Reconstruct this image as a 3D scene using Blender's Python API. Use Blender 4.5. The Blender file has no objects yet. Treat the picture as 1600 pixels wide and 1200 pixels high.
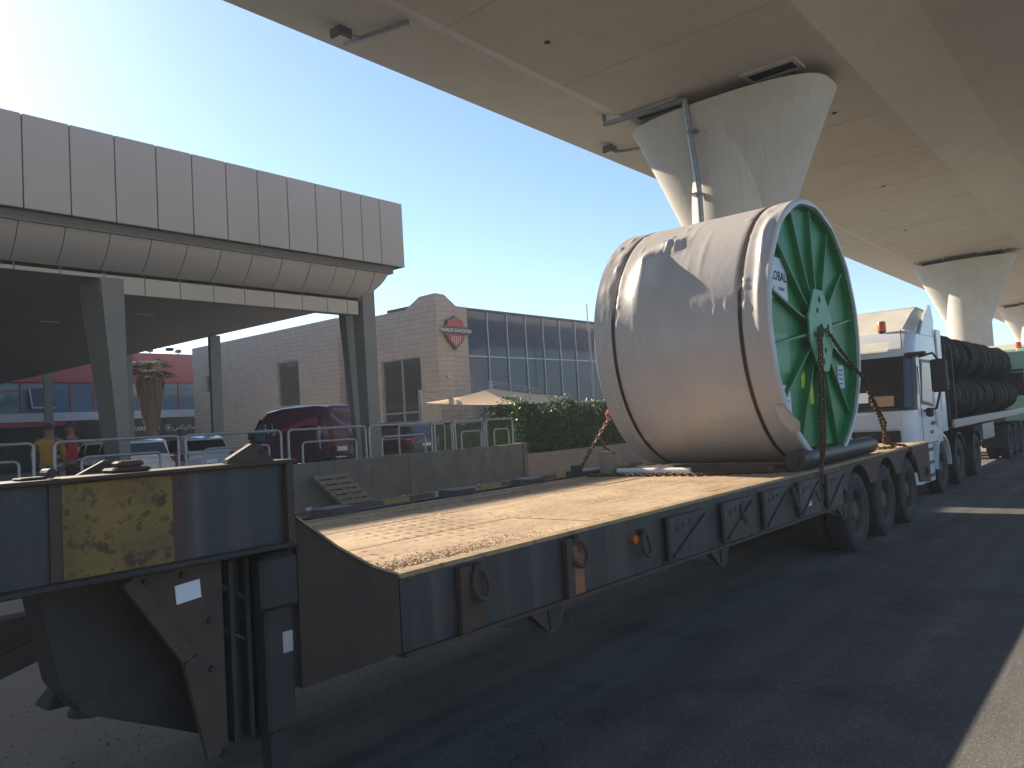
import bpy, bmesh, math, random
import numpy as np
from mathutils import Vector, Matrix
random.seed(7)
RNG = np.random.default_rng(7)
R = math.radians
scene = bpy.context.scene
COL = scene.collection

# ------------------------------------------------------------------ camera
cam = bpy.data.cameras.new('camera')
cam.sensor_fit = 'HORIZONTAL'; cam.sensor_width = 36.0
CAM_F = 1202.936
cam.lens = 36.0 * CAM_F / 1600.0
cam.clip_start = 0.05; cam.clip_end = 3000
cam_ob = bpy.data.objects.new('camera', cam); COL.objects.link(cam_ob)
def _axis(vx, vy):
    return Vector((vx - 800.0, -(vy - 600.0), -CAM_F)).normalized()
_ax = _axis(1805, 601); _ay = _axis(-640, 745); _az = _ax.cross(_ay)
cam_ob.matrix_world = Matrix.Translation((0, 0, 1.9)) @ Matrix((_ax, _ay, _az)).to_4x4()
scene.camera = cam_ob

# ------------------------------------------------------------------ light
SUN_TRAVEL = Vector((-0.06, -1.0, -0.575)).normalized()
SUN_EL = math.asin(-SUN_TRAVEL.z)
SUN_AZ = math.atan2(-SUN_TRAVEL.x, -SUN_TRAVEL.y)          # clockwise from +Y
world = bpy.data.worlds.new('World'); scene.world = world; world.use_nodes = True
wn = world.node_tree.nodes; wl = world.node_tree.links
wn.clear()
sky = wn.new('ShaderNodeTexSky'); sky.sky_type = 'NISHITA'; sky.sun_disc = False
sky.sun_elevation = SUN_EL; sky.sun_rotation = SUN_AZ
sky.air_density = 1.0; sky.dust_density = .35; sky.ozone_density = 3.6; sky.altitude = 20
bg = wn.new('ShaderNodeBackground'); bg.inputs[1].default_value = 0.1
wo = wn.new('ShaderNodeOutputWorld')
wl.new(sky.outputs[0], bg.inputs[0]); wl.new(bg.outputs[0], wo.inputs[0])
sun = bpy.data.lights.new('sun', 'SUN'); sun.energy = 5.0; sun.angle = R(0.55); sun.color = (1.0, 0.87, 0.70)
sun_ob = bpy.data.objects.new('sun', sun); COL.objects.link(sun_ob)
sun_ob.location = (-8, 40, 30)
sun_ob.rotation_euler = SUN_TRAVEL.to_track_quat('-Z', 'Y').to_euler()
scene.view_settings.view_transform = 'Standard'; scene.view_settings.look = 'None'
scene.view_settings.exposure = 1.08; scene.view_settings.gamma = 1.0
scene.view_settings.use_curve_mapping = False

# ------------------------------------------------------------------ materials
MATS = {}
def srgb(r, g, b):
    f = lambda c: (c / 255 / 12.92) if c / 255 <= .04045 else ((c / 255 + .055) / 1.055) ** 2.4
    return (f(r), f(g), f(b))
def mat(name, c1, c2=None, rough=.6, metal=0., scale=4., bump=0., bscale=40., detail=6, stretch=None,
        patch=None, patch_scale=3., patch_lo=.55, patch_hi=.62, patch_rough=None, streak=None, streak_amt=.5, spec=.5, coat=0., alpha=None, trans=0.):
    if name in MATS: return MATS[name]
    m = bpy.data.materials.new(name); m.use_nodes = True
    nt = m.node_tree; N = nt.nodes; L = nt.links
    p = N['Principled BSDF']
    p.inputs['Roughness'].default_value = rough; p.inputs['Metallic'].default_value = metal
    p.inputs['Specular IOR Level'].default_value = spec
    if coat: p.inputs['Coat Weight'].default_value = coat; p.inputs['Coat Roughness'].default_value = .08
    if trans: p.inputs['Transmission Weight'].default_value = trans
    c2 = c2 or tuple(c * .8 for c in c1)
    tc = N.new('ShaderNodeTexCoord'); mp = N.new('ShaderNodeMapping')
    L.new(tc.outputs['Object'], mp.inputs[0])
    if stretch: mp.inputs['Scale'].default_value = stretch
    nz = N.new('ShaderNodeTexNoise'); nz.inputs['Scale'].default_value = scale; nz.inputs['Detail'].default_value = detail
    nz.inputs['Roughness'].default_value = .62
    L.new(mp.outputs[0], nz.inputs[0])
    rp = N.new('ShaderNodeValToRGB')
    rp.color_ramp.elements[0].position = .32; rp.color_ramp.elements[0].color = (*c2, 1)
    rp.color_ramp.elements[1].position = .68; rp.color_ramp.elements[1].color = (*c1, 1)
    L.new(nz.outputs[0], rp.inputs[0])
    colour = rp.outputs[0]
    def mix(fac, a, col):
        mx = N.new('ShaderNodeMix'); mx.data_type = 'RGBA'
        L.new(fac, mx.inputs[0]); L.new(a, mx.inputs[6]); mx.inputs[7].default_value = (*col, 1)
        return mx.outputs[2]
    if streak:
        mp2 = N.new('ShaderNodeMapping'); mp2.inputs['Scale'].default_value = (6, 6, .35); L.new(tc.outputs['Object'], mp2.inputs[0])
        n2 = N.new('ShaderNodeTexNoise'); n2.inputs['Scale'].default_value = 1.6; n2.inputs['Detail'].default_value = 5; L.new(mp2.outputs[0], n2.inputs[0])
        r2 = N.new('ShaderNodeValToRGB'); r2.color_ramp.elements[0].position = .5; r2.color_ramp.elements[1].position = .75
        r2.color_ramp.elements[0].color = (0, 0, 0, 1); r2.color_ramp.elements[1].color = (streak_amt,) * 3 + (1,)
        L.new(n2.outputs[0], r2.inputs[0]); colour = mix(r2.outputs[0], colour, streak)
    if patch:
        n3 = N.new('ShaderNodeTexNoise'); n3.inputs['Scale'].default_value = patch_scale; n3.inputs['Detail'].default_value = 9
        n3.inputs['Roughness'].default_value = .7; L.new(tc.outputs['Object'], n3.inputs[0])
        r3 = N.new('ShaderNodeValToRGB'); r3.color_ramp.elements[0].position = patch_lo; r3.color_ramp.elements[1].position = patch_hi
        r3.color_ramp.elements[0].color = (0, 0, 0, 1); r3.color_ramp.elements[1].color = (1, 1, 1, 1)
        L.new(n3.outputs[0], r3.inputs[0]); colour = mix(r3.outputs[0], colour, patch)
        if patch_rough is not None:
            mr = N.new('ShaderNodeMapRange'); L.new(r3.outputs[0], mr.inputs[0])
            mr.inputs[3].default_value = rough; mr.inputs[4].default_value = patch_rough
            L.new(mr.outputs[0], p.inputs['Roughness'])
    L.new(colour, p.inputs['Base Color'])
    if bump:
        nb = N.new('ShaderNodeTexNoise'); nb.inputs['Scale'].default_value = bscale; nb.inputs['Detail'].default_value = 5
        L.new(mp.outputs[0], nb.inputs[0])
        b = N.new('ShaderNodeBump'); b.inputs['Strength'].default_value = bump; b.inputs['Distance'].default_value = .02
        L.new(nb.outputs[0], b.inputs['Height']); L.new(b.outputs[0], p.inputs['Normal'])
    m['p'] = 1
    MATS[name] = m
    return m
def bump_pattern(m, kind, scale, strength, dist=.006):
    nt = m.node_tree; N = nt.nodes; L = nt.links; p = N['Principled BSDF']
    tc = N.new('ShaderNodeTexCoord'); b = N.new('ShaderNodeBump'); b.inputs['Strength'].default_value = strength; b.inputs['Distance'].default_value = dist
    if kind == 'checker_plate':
        hs = []
        for ang, off in ((45, 0), (-45, 0)):
            mp = N.new('ShaderNodeMapping'); mp.inputs['Rotation'].default_value = (0, 0, R(ang)); mp.inputs['Scale'].default_value = (scale, scale * .35, 1)
            L.new(tc.outputs['Object'], mp.inputs[0])
            v = N.new('ShaderNodeTexVoronoi'); v.inputs['Scale'].default_value = 1; v.inputs['Randomness'].default_value = 0
            L.new(mp.outputs[0], v.inputs[0])
            r = N.new('ShaderNodeValToRGB'); r.color_ramp.elements[0].position = .15; r.color_ramp.elements[1].position = .32
            r.color_ramp.elements[0].color = (1, 1, 1, 1); r.color_ramp.elements[1].color = (0, 0, 0, 1)
            L.new(v.outputs[0], r.inputs[0]); hs.append(r.outputs[0])
        ad = N.new('ShaderNodeMath'); ad.operation = 'MAXIMUM'; L.new(hs[0], ad.inputs[0]); L.new(hs[1], ad.inputs[1])
        nz = N.new('ShaderNodeTexNoise'); nz.inputs['Scale'].default_value = 1.4; nz.inputs['Detail'].default_value = 4; L.new(tc.outputs['Object'], nz.inputs[0])
        r = N.new('ShaderNodeValToRGB'); r.color_ramp.elements[0].position = .46; r.color_ramp.elements[1].position = .6; L.new(nz.outputs[0], r.inputs[0])
        ml = N.new('ShaderNodeMath'); ml.operation = 'MULTIPLY'; L.new(ad.outputs[0], ml.inputs[0]); L.new(r.outputs[0], ml.inputs[1])
        n2 = N.new('ShaderNodeTexNoise'); n2.inputs['Scale'].default_value = 22; n2.inputs['Detail'].default_value = 8; L.new(tc.outputs['Object'], n2.inputs[0])
        s = N.new('ShaderNodeMath'); s.operation = 'MULTIPLY_ADD'; L.new(n2.outputs[0], s.inputs[0]); s.inputs[1].default_value = .4; L.new(ml.outputs[0], s.inputs[2])
        L.new(s.outputs[0], b.inputs['Height'])
    elif kind == 'courses':
        bk = N.new('ShaderNodeTexBrick'); bk.inputs['Scale'].default_value = 1; bk.inputs['Brick Width'].default_value = 1.1; bk.inputs['Row Height'].default_value = .26
        bk.inputs['Mortar Size'].default_value = .022; bk.inputs['Color1'].default_value = (.9, .9, .9, 1); bk.inputs['Color2'].default_value = (1, 1, 1, 1); bk.inputs['Mortar'].default_value = (0, 0, 0, 1)
        sp = N.new('ShaderNodeSeparateXYZ'); cb = N.new('ShaderNodeCombineXYZ'); ad = N.new('ShaderNodeMath'); ad.operation = 'ADD'
        L.new(tc.outputs['Object'], sp.inputs[0]); L.new(sp.outputs[0], ad.inputs[0]); L.new(sp.outputs[1], ad.inputs[1])
        L.new(ad.outputs[0], cb.inputs[0]); L.new(sp.outputs[2], cb.inputs[1]); L.new(cb.outputs[0], bk.inputs[0])
        L.new(bk.outputs[0], b.inputs['Height'])
        old = p.inputs['Base Color'].links[0].from_socket
        mx = N.new('ShaderNodeMix'); mx.data_type = 'RGBA'; mx.blend_type = 'MULTIPLY'; mx.inputs[0].default_value = .22
        L.new(old, mx.inputs[6]); L.new(bk.outputs[0], mx.inputs[7]); L.new(mx.outputs[2], p.inputs['Base Color'])
    elif kind == 'waves':
        w = N.new('ShaderNodeTexWave'); w.wave_type = 'BANDS'; w.bands_direction = 'X'; w.inputs['Scale'].default_value = scale; w.inputs['Distortion'].default_value = .4
        L.new(tc.outputs['Object'], w.inputs[0]); L.new(w.outputs['Fac'], b.inputs['Height'])
    L.new(b.outputs[0], p.inputs['Normal'])
    return m

asphalt = mat('asphalt', (.19, .184, .178), (.15, .147, .145), rough=.9, scale=1.1, bump=.45, bscale=140, patch=(.17, .158, .142), patch_scale=.45, patch_lo=.48, patch_hi=.75, spec=.25)
dust = mat('road_dust', (.30, .25, .19), (.19, .165, .135), rough=.95, scale=2.2, bump=.5, bscale=50, stretch=(.35, 2.5, 1), patch=(.14, .11, .085), patch_scale=2.6, patch_lo=.5, patch_hi=.7)
ground_m = mat('sandy_ground', (.36, .30, .22), (.27, .22, .165), rough=.95, scale=.4, bump=.3, bscale=12)
lot_m = mat('parking_surface', (.27, .255, .23), (.2, .19, .175), rough=.9, scale=.8, bump=.3, bscale=60)
paving = mat('pavement_concrete', (.33, .31, .28), (.24, .225, .2), rough=.9, scale=2.5, bump=.4, bscale=45)
concrete = mat('bridge_concrete', (.58, .535, .455), (.525, .485, .41), rough=.85, scale=.7, bump=.12, bscale=25, streak=(.36, .32, .26), streak_amt=.3, patch=(.49, .45, .38), patch_scale=.55, patch_lo=.52, patch_hi=.85)
pier_m = mat('pier_concrete', (.62, .585, .52), (.55, .52, .46), rough=.8, scale=1.2, bump=.08, bscale=30, streak=(.45, .40, .33), streak_amt=.3)
wall_m = mat('retaining_concrete', (.165, .16, .145), (.11, .108, .098), rough=.92, scale=1.6, bump=.5, bscale=22, streak=(.09, .088, .08), streak_amt=.6, patch=(.36, .35, .325), patch_scale=1.9, patch_lo=.615, patch_hi=.66)
planter_m = mat('planter_concrete', (.30, .25, .22), (.24, .205, .18), rough=.92, scale=2, bump=.3, bscale=25)
clad = mat('canopy_cladding', (.40, .375, .37), (.37, .345, .34), rough=.45, metal=.15, scale=.6, spec=.4)
clad2 = mat('beam_cladding', (.46, .42, .37), (.42, .385, .345), rough=.5, scale=.8)
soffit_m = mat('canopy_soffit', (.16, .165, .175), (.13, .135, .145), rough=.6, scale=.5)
joint2_m = mat('concrete_joint', (.52, .475, .40), rough=.9)
joint_m = mat('dark_joint', (.03, .03, .032), rough=.8)
column_m = mat('column_cladding', (.18, .18, .178), (.155, .155, .153), rough=.45, metal=.1, scale=1)
stone = bump_pattern(mat('sandstone_tiles', (.56, .42, .315), (.46, .345, .265), rough=.85, scale=1.6), 'courses', 1, .6, .02)
glass_blue = mat('tinted_glass', (.016, .06, .115), (.012, .045, .095), rough=.06, scale=.3, spec=.35)
glass_teal = mat('teal_glass', (.06, .22, .31), (.05, .17, .25), rough=.08, scale=.25, spec=.8)
glass_dark = mat('dark_glass', (.012, .016, .02), rough=.03, spec=1.0, scale=.4)
alu = mat('aluminium', (.45, .47, .5), rough=.35, metal=.6)
red_m = mat('red_cladding', (.42, .03, .045), (.36, .025, .04), rough=.4, scale=.5)
white_clad = mat('white_cladding', (.62, .64, .68), (.56, .58, .62), rough=.5, scale=.5)
black_clad = bump_pattern(mat('black_slats', (.012, .013, .016), rough=.5), 'waves', 2.2, .8, .05)
galv = mat('galvanised_tube', (.34, .35, .37), (.25, .26, .28), rough=.4, metal=.7, scale=6)
steel_paint = mat('bluegrey_trailer_paint', (.036, .038, .042), (.026, .027, .030), rough=.5, scale=3, bump=.12, bscale=60, patch=(.080, .050, .034), patch_scale=2.8, patch_lo=.53, patch_hi=.68, patch_rough=.85, streak=(.105, .088, .072), streak_amt=.7)
brown_paint = mat('rusty_brown_paint', (.088, .050, .034), (.055, .035, .027), rough=.75, scale=5, bump=.3, bscale=50, patch=(.05, .035, .03), patch_scale=5, patch_lo=.55, patch_hi=.65)
sooty_brown = mat('sooty_brown_plate', (.062, .036, .022), (.040, .026, .018), rough=.8, scale=4, bump=.3, bscale=40, patch=(.095, .055, .036), patch_scale=2.4, patch_lo=.56, patch_hi=.72)
dark_steel = mat('greasy_dark_steel', (.033, .030, .028), (.021, .019, .018), rough=.65, scale=5, bump=.3, bscale=45, patch=(.06, .042, .032), patch_scale=3, patch_lo=.56, patch_hi=.7)
yellow_paint = mat('flaking_yellow_paint', (.27, .17, .04), (.14, .08, .03), rough=.75, scale=7, bump=.25, bscale=40, patch=(.085, .047, .03), patch_scale=14, patch_lo=.51, patch_hi=.60, patch_rough=.9)
yellow_edge = mat('yellow_rub_rail', (.40, .285, .15), (.27, .185, .10), rough=.7, scale=8, bump=.3, bscale=60, patch=(.14, .08, .045), patch_scale=6, patch_lo=.56, patch_hi=.66)
orange_paint = mat('orange_primer', (.36, .13, .045), (.24, .09, .04), rough=.7, scale=7, patch=(.07, .04, .03), patch_scale=5, patch_lo=.55, patch_hi=.65)
deck_m = bump_pattern(mat('sandy_checker_plate', (.52, .375, .23), (.38, .265, .155), rough=.85, scale=2.2, stretch=(.5, 1.6, 1), patch=(.30, .195, .11), patch_scale=1.5, patch_lo=.46, patch_hi=.66, streak=(.24, .15, .085), streak_amt=.5), 'checker_plate', 13, 1.0, .024)
clod_m = mat('sand_clods', (.34, .225, .125), (.2, .13, .075), rough=.95, scale=30)
rubber = mat('tyre_rubber', (.030, .030, .032), (.02, .02, .022), rough=.85, scale=6, bump=.2, bscale=60, patch=(.085, .075, .062), patch_scale=3, patch_lo=.55, patch_hi=.78)
rim_m = mat('rusty_wheel_rim', (.10, .075, .055), (.06, .05, .042), rough=.7, metal=.2, scale=8)
chain_m = mat('rusty_chain', (.17, .09, .05), (.09, .05, .032), rough=.6, metal=.5, scale=30)
film = mat('white_shrink_film', (.53, .495, .475), (.46, .43, .415), rough=.4, scale=1.6, bump=.16, bscale=11, spec=.5, patch=(.39, .36, .34), patch_scale=1.7, patch_lo=.58, patch_hi=.85)
film_edge = mat('white_film_rim', (.62, .60, .575), (.54, .52, .50), rough=.4, scale=4, bump=.2, bscale=14)
strap_m = mat('rusty_steel_strap', (.05, .03, .024), (.035, .022, .018), rough=.5, metal=.3, scale=14)
green_m = mat('green_reel_paint', (.020, .215, .065), (.016, .17, .052), rough=.42, scale=2, patch=(.045, .17, .08), patch_scale=3, patch_lo=.56, patch_hi=.7, streak=(.09, .26, .13), streak_amt=.5)
green_hub = mat('green_hub_paint', (.09, .34, .17), (.065, .28, .14), rough=.42, scale=3)
paper = mat('white_label_paper', (.72, .74, .76), (.66, .68, .7), rough=.6, scale=3)
ink = mat('black_print', (.03, .035, .05), rough=.6)
lime = mat('lime_sunlight', (.55, .72, .03), (.5, .66, .03), rough=.5)  # sunlight on the flange put into a flat lime colour
wood = mat('weathered_wood', (.36, .30, .22), (.24, .2, .15), rough=.85, scale=3, stretch=(1, 1, 8), bump=.3, bscale=30)
pallet_wood = mat('grey_pallet_wood', (.22, .19, .155), (.15, .13, .11), rough=.9, scale=4, stretch=(6, 1, 1), bump=.3, bscale=30)
white_paint = mat('white_cab_paint', (.70, .715, .74), (.64, .655, .68), rough=.28, scale=1.5, coat=.4)
cream_paint = mat('cream_deflector_paint', (.68, .65, .57), rough=.35, scale=2)
plastic_blk = mat('black_plastic', (.018, .019, .021), rough=.45, scale=8)
lamp_orange = mat('orange_beacon', (.75, .12, .02), rough=.25, scale=2)
lamp_red = mat('red_tail_lamp', (.28, .012, .014), rough=.2, scale=2)
lamp_clear = mat('clear_lamp', (.75, .76, .78), rough=.08, spec=.9)
chrome = mat('chrome', (.72, .73, .75), rough=.12, metal=1.0)
hose_m = mat('black_hose', (.017, .016, .017), (.011, .011, .012), rough=.75, spec=.2, scale=3, patch=(.06, .05, .045), patch_scale=2, patch_lo=.6, patch_hi=.7)
greencab = mat('pale_green_cab_paint', (.22, .42, .32), (.18, .36, .27), rough=.35, coat=.3)
purple = mat('purple_van_paint', (.115, .028, .085), (.095, .024, .07), rough=.25, coat=.5, scale=.7)
magenta = mat('magenta_decal', (.42, .03, .14), rough=.35)
car_white = mat('white_car_paint', (.66, .67, .69), rough=.22, coat=.5)
car_dark = mat('dark_car_paint', (.02, .018, .022), rough=.25, coat=.5)
car_blue = mat('paleblue_car_paint', (.35, .42, .5), rough=.25, coat=.5)
skin_m = mat('skin', (.20, .115, .075), rough=.6)
hair_m = mat('black_hair', (.012, .011, .011), rough=.7)
cloth_mustard = mat('mustard_cloth', (.36, .20, .035), (.28, .155, .03), rough=.9, scale=9)
cloth_red = mat('red_cloth', (.36, .018, .03), (.28, .015, .025), rough=.9, scale=9)
cloth_navy = mat('navy_trousers', (.02, .026, .04), rough=.9)
cloth_blk = mat('black_trousers', (.018, .018, .02), rough=.9)
leaf_m = mat('hedge_leaf', (.05, .095, .02), (.026, .055, .014), rough=.7, spec=.3, scale=2.5)
leaf_y = mat('young_leaf', (.17, .25, .04), (.10, .17, .03), rough=.5, scale=2.5)
bark = mat('bark', (.16, .12, .085), (.1, .075, .055), rough=.9, scale=6, bump=.6, bscale=14)
skirt_m = mat('dead_palm_fronds', (.24, .165, .10), (.14, .095, .06), rough=.95, scale=3, stretch=(4, 4, .5))
frond_m = mat('palm_frond', (.05, .11, .028), (.03, .07, .02), rough=.95, spec=.1)
sail_m = mat('cream_sail_fabric', (.70, .47, .27), (.64, .43, .25), rough=.8, scale=2)
kerb_y = mat('kerb_yellow_paint', (.34, .225, .06), (.22, .16, .065), rough=.8, scale=6, patch=(.2, .18, .14), patch_scale=5, patch_lo=.55, patch_hi=.65)
kerb_k = mat('kerb_black_paint', (.06, .058, .055), (.09, .085, .08), rough=.85, scale=6, patch=(.2, .18, .15), patch_scale=5, patch_lo=.6, patch_hi=.7)
bearing = mat('bearing_dark', (.05, .05, .06), rough=.8)
litter_m = mat('pale_litter', (.66, .66, .68), rough=.7)
litter_b = mat('bluish_litter', (.35, .42, .5), rough=.6)
sign_orange = mat('sign_red_orange', (.55, .06, .05), rough=.4)
sign_dark = mat('sign_dark', (.02, .022, .028), rough=.4)
sign_white = mat('sign_white', (.75, .75, .76), rough=.4)
logo_green = mat('logo_green', (.02, .16, .1), rough=.4)

def road_dirt(m):
    """drifted sand along the road margin (lengthwise band, ragged) and fine aggregate speckle"""
    nt = m.node_tree; N = nt.nodes; L = nt.links; p = N['Principled BSDF']
    geo = N.new('ShaderNodeNewGeometry'); sp = N.new('ShaderNodeSeparateXYZ'); L.new(geo.outputs['Position'], sp.inputs[0])
    mp = N.new('ShaderNodeMapping'); mp.inputs['Scale'].default_value = (.35, 2.2, 1); L.new(geo.outputs['Position'], mp.inputs[0])
    nz = N.new('ShaderNodeTexNoise'); nz.inputs['Scale'].default_value = 1.3; nz.inputs['Detail'].default_value = 7; L.new(mp.outputs[0], nz.inputs[0])
    ad = N.new('ShaderNodeMath'); ad.operation = 'MULTIPLY_ADD'; L.new(nz.outputs[0], ad.inputs[0]); ad.inputs[1].default_value = 3.4; L.new(sp.outputs[1], ad.inputs[2])
    mr = N.new('ShaderNodeMapRange'); mr.interpolation_type = 'SMOOTHSTEP'; L.new(ad.outputs[0], mr.inputs[0])
    mr.inputs[1].default_value = 4.6; mr.inputs[2].default_value = 7.2; mr.inputs[3].default_value = 0; mr.inputs[4].default_value = .85
    old = p.inputs['Base Color'].links[0].from_socket
    n2 = N.new('ShaderNodeTexNoise'); n2.inputs['Scale'].default_value = 90; n2.inputs['Detail'].default_value = 3; L.new(geo.outputs['Position'], n2.inputs[0])
    r2 = N.new('ShaderNodeValToRGB'); r2.color_ramp.elements[0].position = .35; r2.color_ramp.elements[1].position = .7
    r2.color_ramp.elements[0].color = (.55, .55, .55, 1); r2.color_ramp.elements[1].color = (1.25, 1.22, 1.15, 1); L.new(n2.outputs[0], r2.inputs[0])
    m1 = N.new('ShaderNodeMix'); m1.data_type = 'RGBA'; m1.blend_type = 'MULTIPLY'; m1.inputs[0].default_value = .9; L.new(old, m1.inputs[6]); L.new(r2.outputs[0], m1.inputs[7])
    # coarse stones, stains, tyre polish and a few cracks
    def layer(prev, tex_out, p0, p1, c0, c1, fac):
        r = N.new('ShaderNodeValToRGB'); r.color_ramp.elements[0].position = p0; r.color_ramp.elements[1].position = p1
        r.color_ramp.elements[0].color = (*c0, 1); r.color_ramp.elements[1].color = (*c1, 1); L.new(tex_out, r.inputs[0])
        q = N.new('ShaderNodeMix'); q.data_type = 'RGBA'; q.blend_type = 'MULTIPLY'; q.inputs[0].default_value = fac
        L.new(prev, q.inputs[6]); L.new(r.outputs[0], q.inputs[7]); return q.outputs[2]
    v = N.new('ShaderNodeTexVoronoi'); v.inputs['Scale'].default_value = 38; L.new(geo.outputs['Position'], v.inputs[0])
    c = layer(m1.outputs[2], v.outputs['Distance'], .12, .4, (1.45, 1.4, 1.3), (.8, .8, .8), .8)
    st_ = N.new('ShaderNodeTexNoise'); st_.inputs['Scale'].default_value = .9; st_.inputs['Detail'].default_value = 8; st_.inputs['Roughness'].default_value = .7; L.new(geo.outputs['Position'], st_.inputs[0])
    c = layer(c, st_.outputs[0], .36, .5, (.55, .55, .57), (1, 1, 1), .8)
    mt_ = N.new('ShaderNodeMapping'); mt_.inputs['Scale'].default_value = (.05, 1.9, 1); L.new(geo.outputs['Position'], mt_.inputs[0])
    tr_ = N.new('ShaderNodeTexNoise'); tr_.inputs['Scale'].default_value = 1; tr_.inputs['Detail'].default_value = 4; L.new(mt_.outputs[0], tr_.inputs[0])
    c = layer(c, tr_.outputs[0], .4, .62, (.72, .72, .74), (1.18, 1.15, 1.1), .8)
    nw = N.new('ShaderNodeTexNoise'); nw.inputs['Scale'].default_value = 1.2; L.new(geo.outputs['Position'], nw.inputs[0])
    va = N.new('ShaderNodeVectorMath'); va.operation = 'MULTIPLY_ADD'; L.new(nw.outputs['Color'], va.inputs[0]); va.inputs[1].default_value = (1.6, 1.6, 0); L.new(geo.outputs['Position'], va.inputs[2])
    vc = N.new('ShaderNodeTexVoronoi'); vc.feature = 'DISTANCE_TO_EDGE'; vc.inputs['Scale'].default_value = .22; L.new(va.outputs[0], vc.inputs[0])
    c = layer(c, vc.outputs['Distance'], .001, .003, (.5, .5, .5), (1, 1, 1), .6)
    m1 = type('o', (), {'outputs': [None, None, c]})
    mx = N.new('ShaderNodeMix'); mx.data_type = 'RGBA'; L.new(mr.outputs[0], mx.inputs[0]); L.new(m1.outputs[2], mx.inputs[6]); mx.inputs[7].default_value = (.36, .30, .23, 1)
    L.new(mx.outputs[2], p.inputs['Base Color'])
road_dirt(asphalt)
# ------------------------------------------------------------------ mesh builder
class MB:
    def __init__(s): s.v = []; s.f = []
    def add(s, vs, fs):
        o = len(s.v); s.v.extend([tuple(v) for v in vs]); s.f.extend([tuple(i + o for i in f) for f in fs]); return s
    def box(s, x0, x1, y0, y1, z0, z1):
        return s.add([(x0,y0,z0),(x1,y0,z0),(x1,y1,z0),(x0,y1,z0),(x0,y0,z1),(x1,y0,z1),(x1,y1,z1),(x0,y1,z1)],
                     [(0,3,2,1),(4,5,6,7),(0,1,5,4),(1,2,6,5),(2,3,7,6),(3,0,4,7)])
    def bbox(s, x0, x1, y0, y1, z0, z1, b=.02):                     # chamfered box
        b = min(b, (x1-x0)/2.01, (y1-y0)/2.01, (z1-z0)/2.01)
        ring = lambda x0,x1,y0,y1,z: [(x0+b,y0,z),(x1-b,y0,z),(x1,y0+b,z),(x1,y1-b,z),(x1-b,y1,z),(x0+b,y1,z),(x0,y1-b,z),(x0,y0+b,z)]
        rs = [ring(x0+b,x1-b,y0+b,y1-b,z0), ring(x0,x1,y0,y1,z0+b), ring(x0,x1,y0,y1,z1-b), ring(x0+b,x1-b,y0+b,y1-b,z1)]
        return s.loft(rs)
    def loft(s, rings, cap=True, closed=True):
        n = len(rings[0]); o = len(s.v)
        for r in rings: s.v.extend([tuple(p) for p in r])
        m = n if closed else n - 1
        for k in range(len(rings) - 1):
            for i in range(m):
                j = (i + 1) % n
                s.f.append((o+k*n+i, o+k*n+j, o+(k+1)*n+j, o+(k+1)*n+i))
        if cap and closed:
            s.f.append(tuple(o+i for i in reversed(range(n))))
            s.f.append(tuple(o+(len(rings)-1)*n+i for i in range(n)))
        return s
    def prism(s, poly, axis, a, b):                                 # poly in the two other axes, cyclic order
        def P(p, t):
            return {'x': (t, p[0], p[1]), 'y': (p[0], t, p[1]), 'z': (p[0], p[1], t)}[axis]
        return s.loft([[P(p, a) for p in poly], [P(p, b) for p in poly]])
    def cyl(s, p0, p1, r0, r1=None, n=16, cap=True):
        r1 = r0 if r1 is None else r1
        p0 = Vector(p0); p1 = Vector(p1); d = (p1 - p0).normalized()
        u = d.orthogonal().normalized(); w = d.cross(u)
        ring = lambda p, r: [p + u*(r*math.cos(2*math.pi*i/n)) + w*(r*math.sin(2*math.pi*i/n)) for i in range(n)]
        return s.loft([ring(p0, r0), ring(p1, r1)], cap)
    def tube(s, pts, r, n=8, closed=False):
        pts = [Vector(p) for p in pts]; rings = []; N = len(pts)
        u = None
        for i, p in enumerate(pts):
            a = pts[(i-1) % N] if (closed or i > 0) else p
            b = pts[(i+1) % N] if (closed or i < N-1) else p
            d = (b - a).normalized()
            if u is None: u = d.orthogonal().normalized()
            u = (u - d * u.dot(d)).normalized(); w = d.cross(u)
            rr = r[i] if isinstance(r, (list, tuple)) else r
            rings.append([p + u*(rr*math.cos(2*math.pi*k/n)) + w*(rr*math.sin(2*math.pi*k/n)) for k in range(n)])
        if closed: rings.append(rings[0])
        return s.loft(rings, cap=not closed)
    def lathe(s, prof, c, axis='y', n=32, a0=0., a1=2*math.pi, lug=None):   # prof: (radius, along) list
        rings = []; full = abs(a1 - a0 - 2*math.pi) < 1e-6
        for k in range(n if full else n + 1):
            a = a0 + (a1 - a0) * k / n
            rg = []
            for i, (r, t) in enumerate(prof):
                if lug and i in lug and k % 2: r -= lug[i]
                q = {'y': (r*math.cos(a), t, r*math.sin(a)), 'x': (t, r*math.cos(a), r*math.sin(a)), 'z': (r*math.cos(a), r*math.sin(a), t)}[axis]
                rg.append((c[0]+q[0], c[1]+q[1], c[2]+q[2]))
            rings.append(rg)
        if full: rings.append(rings[0])
        return s.loft(rings, cap=False, closed=False)
    def bar(s, p0, p1, w, h, up=(0, 0, 1)):                         # rectangular bar between points
        p0 = Vector(p0); p1 = Vector(p1); d = (p1 - p0).normalized(); up = Vector(up)
        sd = d.cross(up)
        if sd.length < 1e-4: sd = d.orthogonal()
        sd.normalize(); u2 = sd.cross(d)
        q = lambda p: [p - sd*(w/2) - u2*(h/2), p + sd*(w/2) - u2*(h/2), p + sd*(w/2) + u2*(h/2), p - sd*(w/2) + u2*(h/2)]
        return s.loft([q(p0), q(p1)])
WORLD = {}
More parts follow.
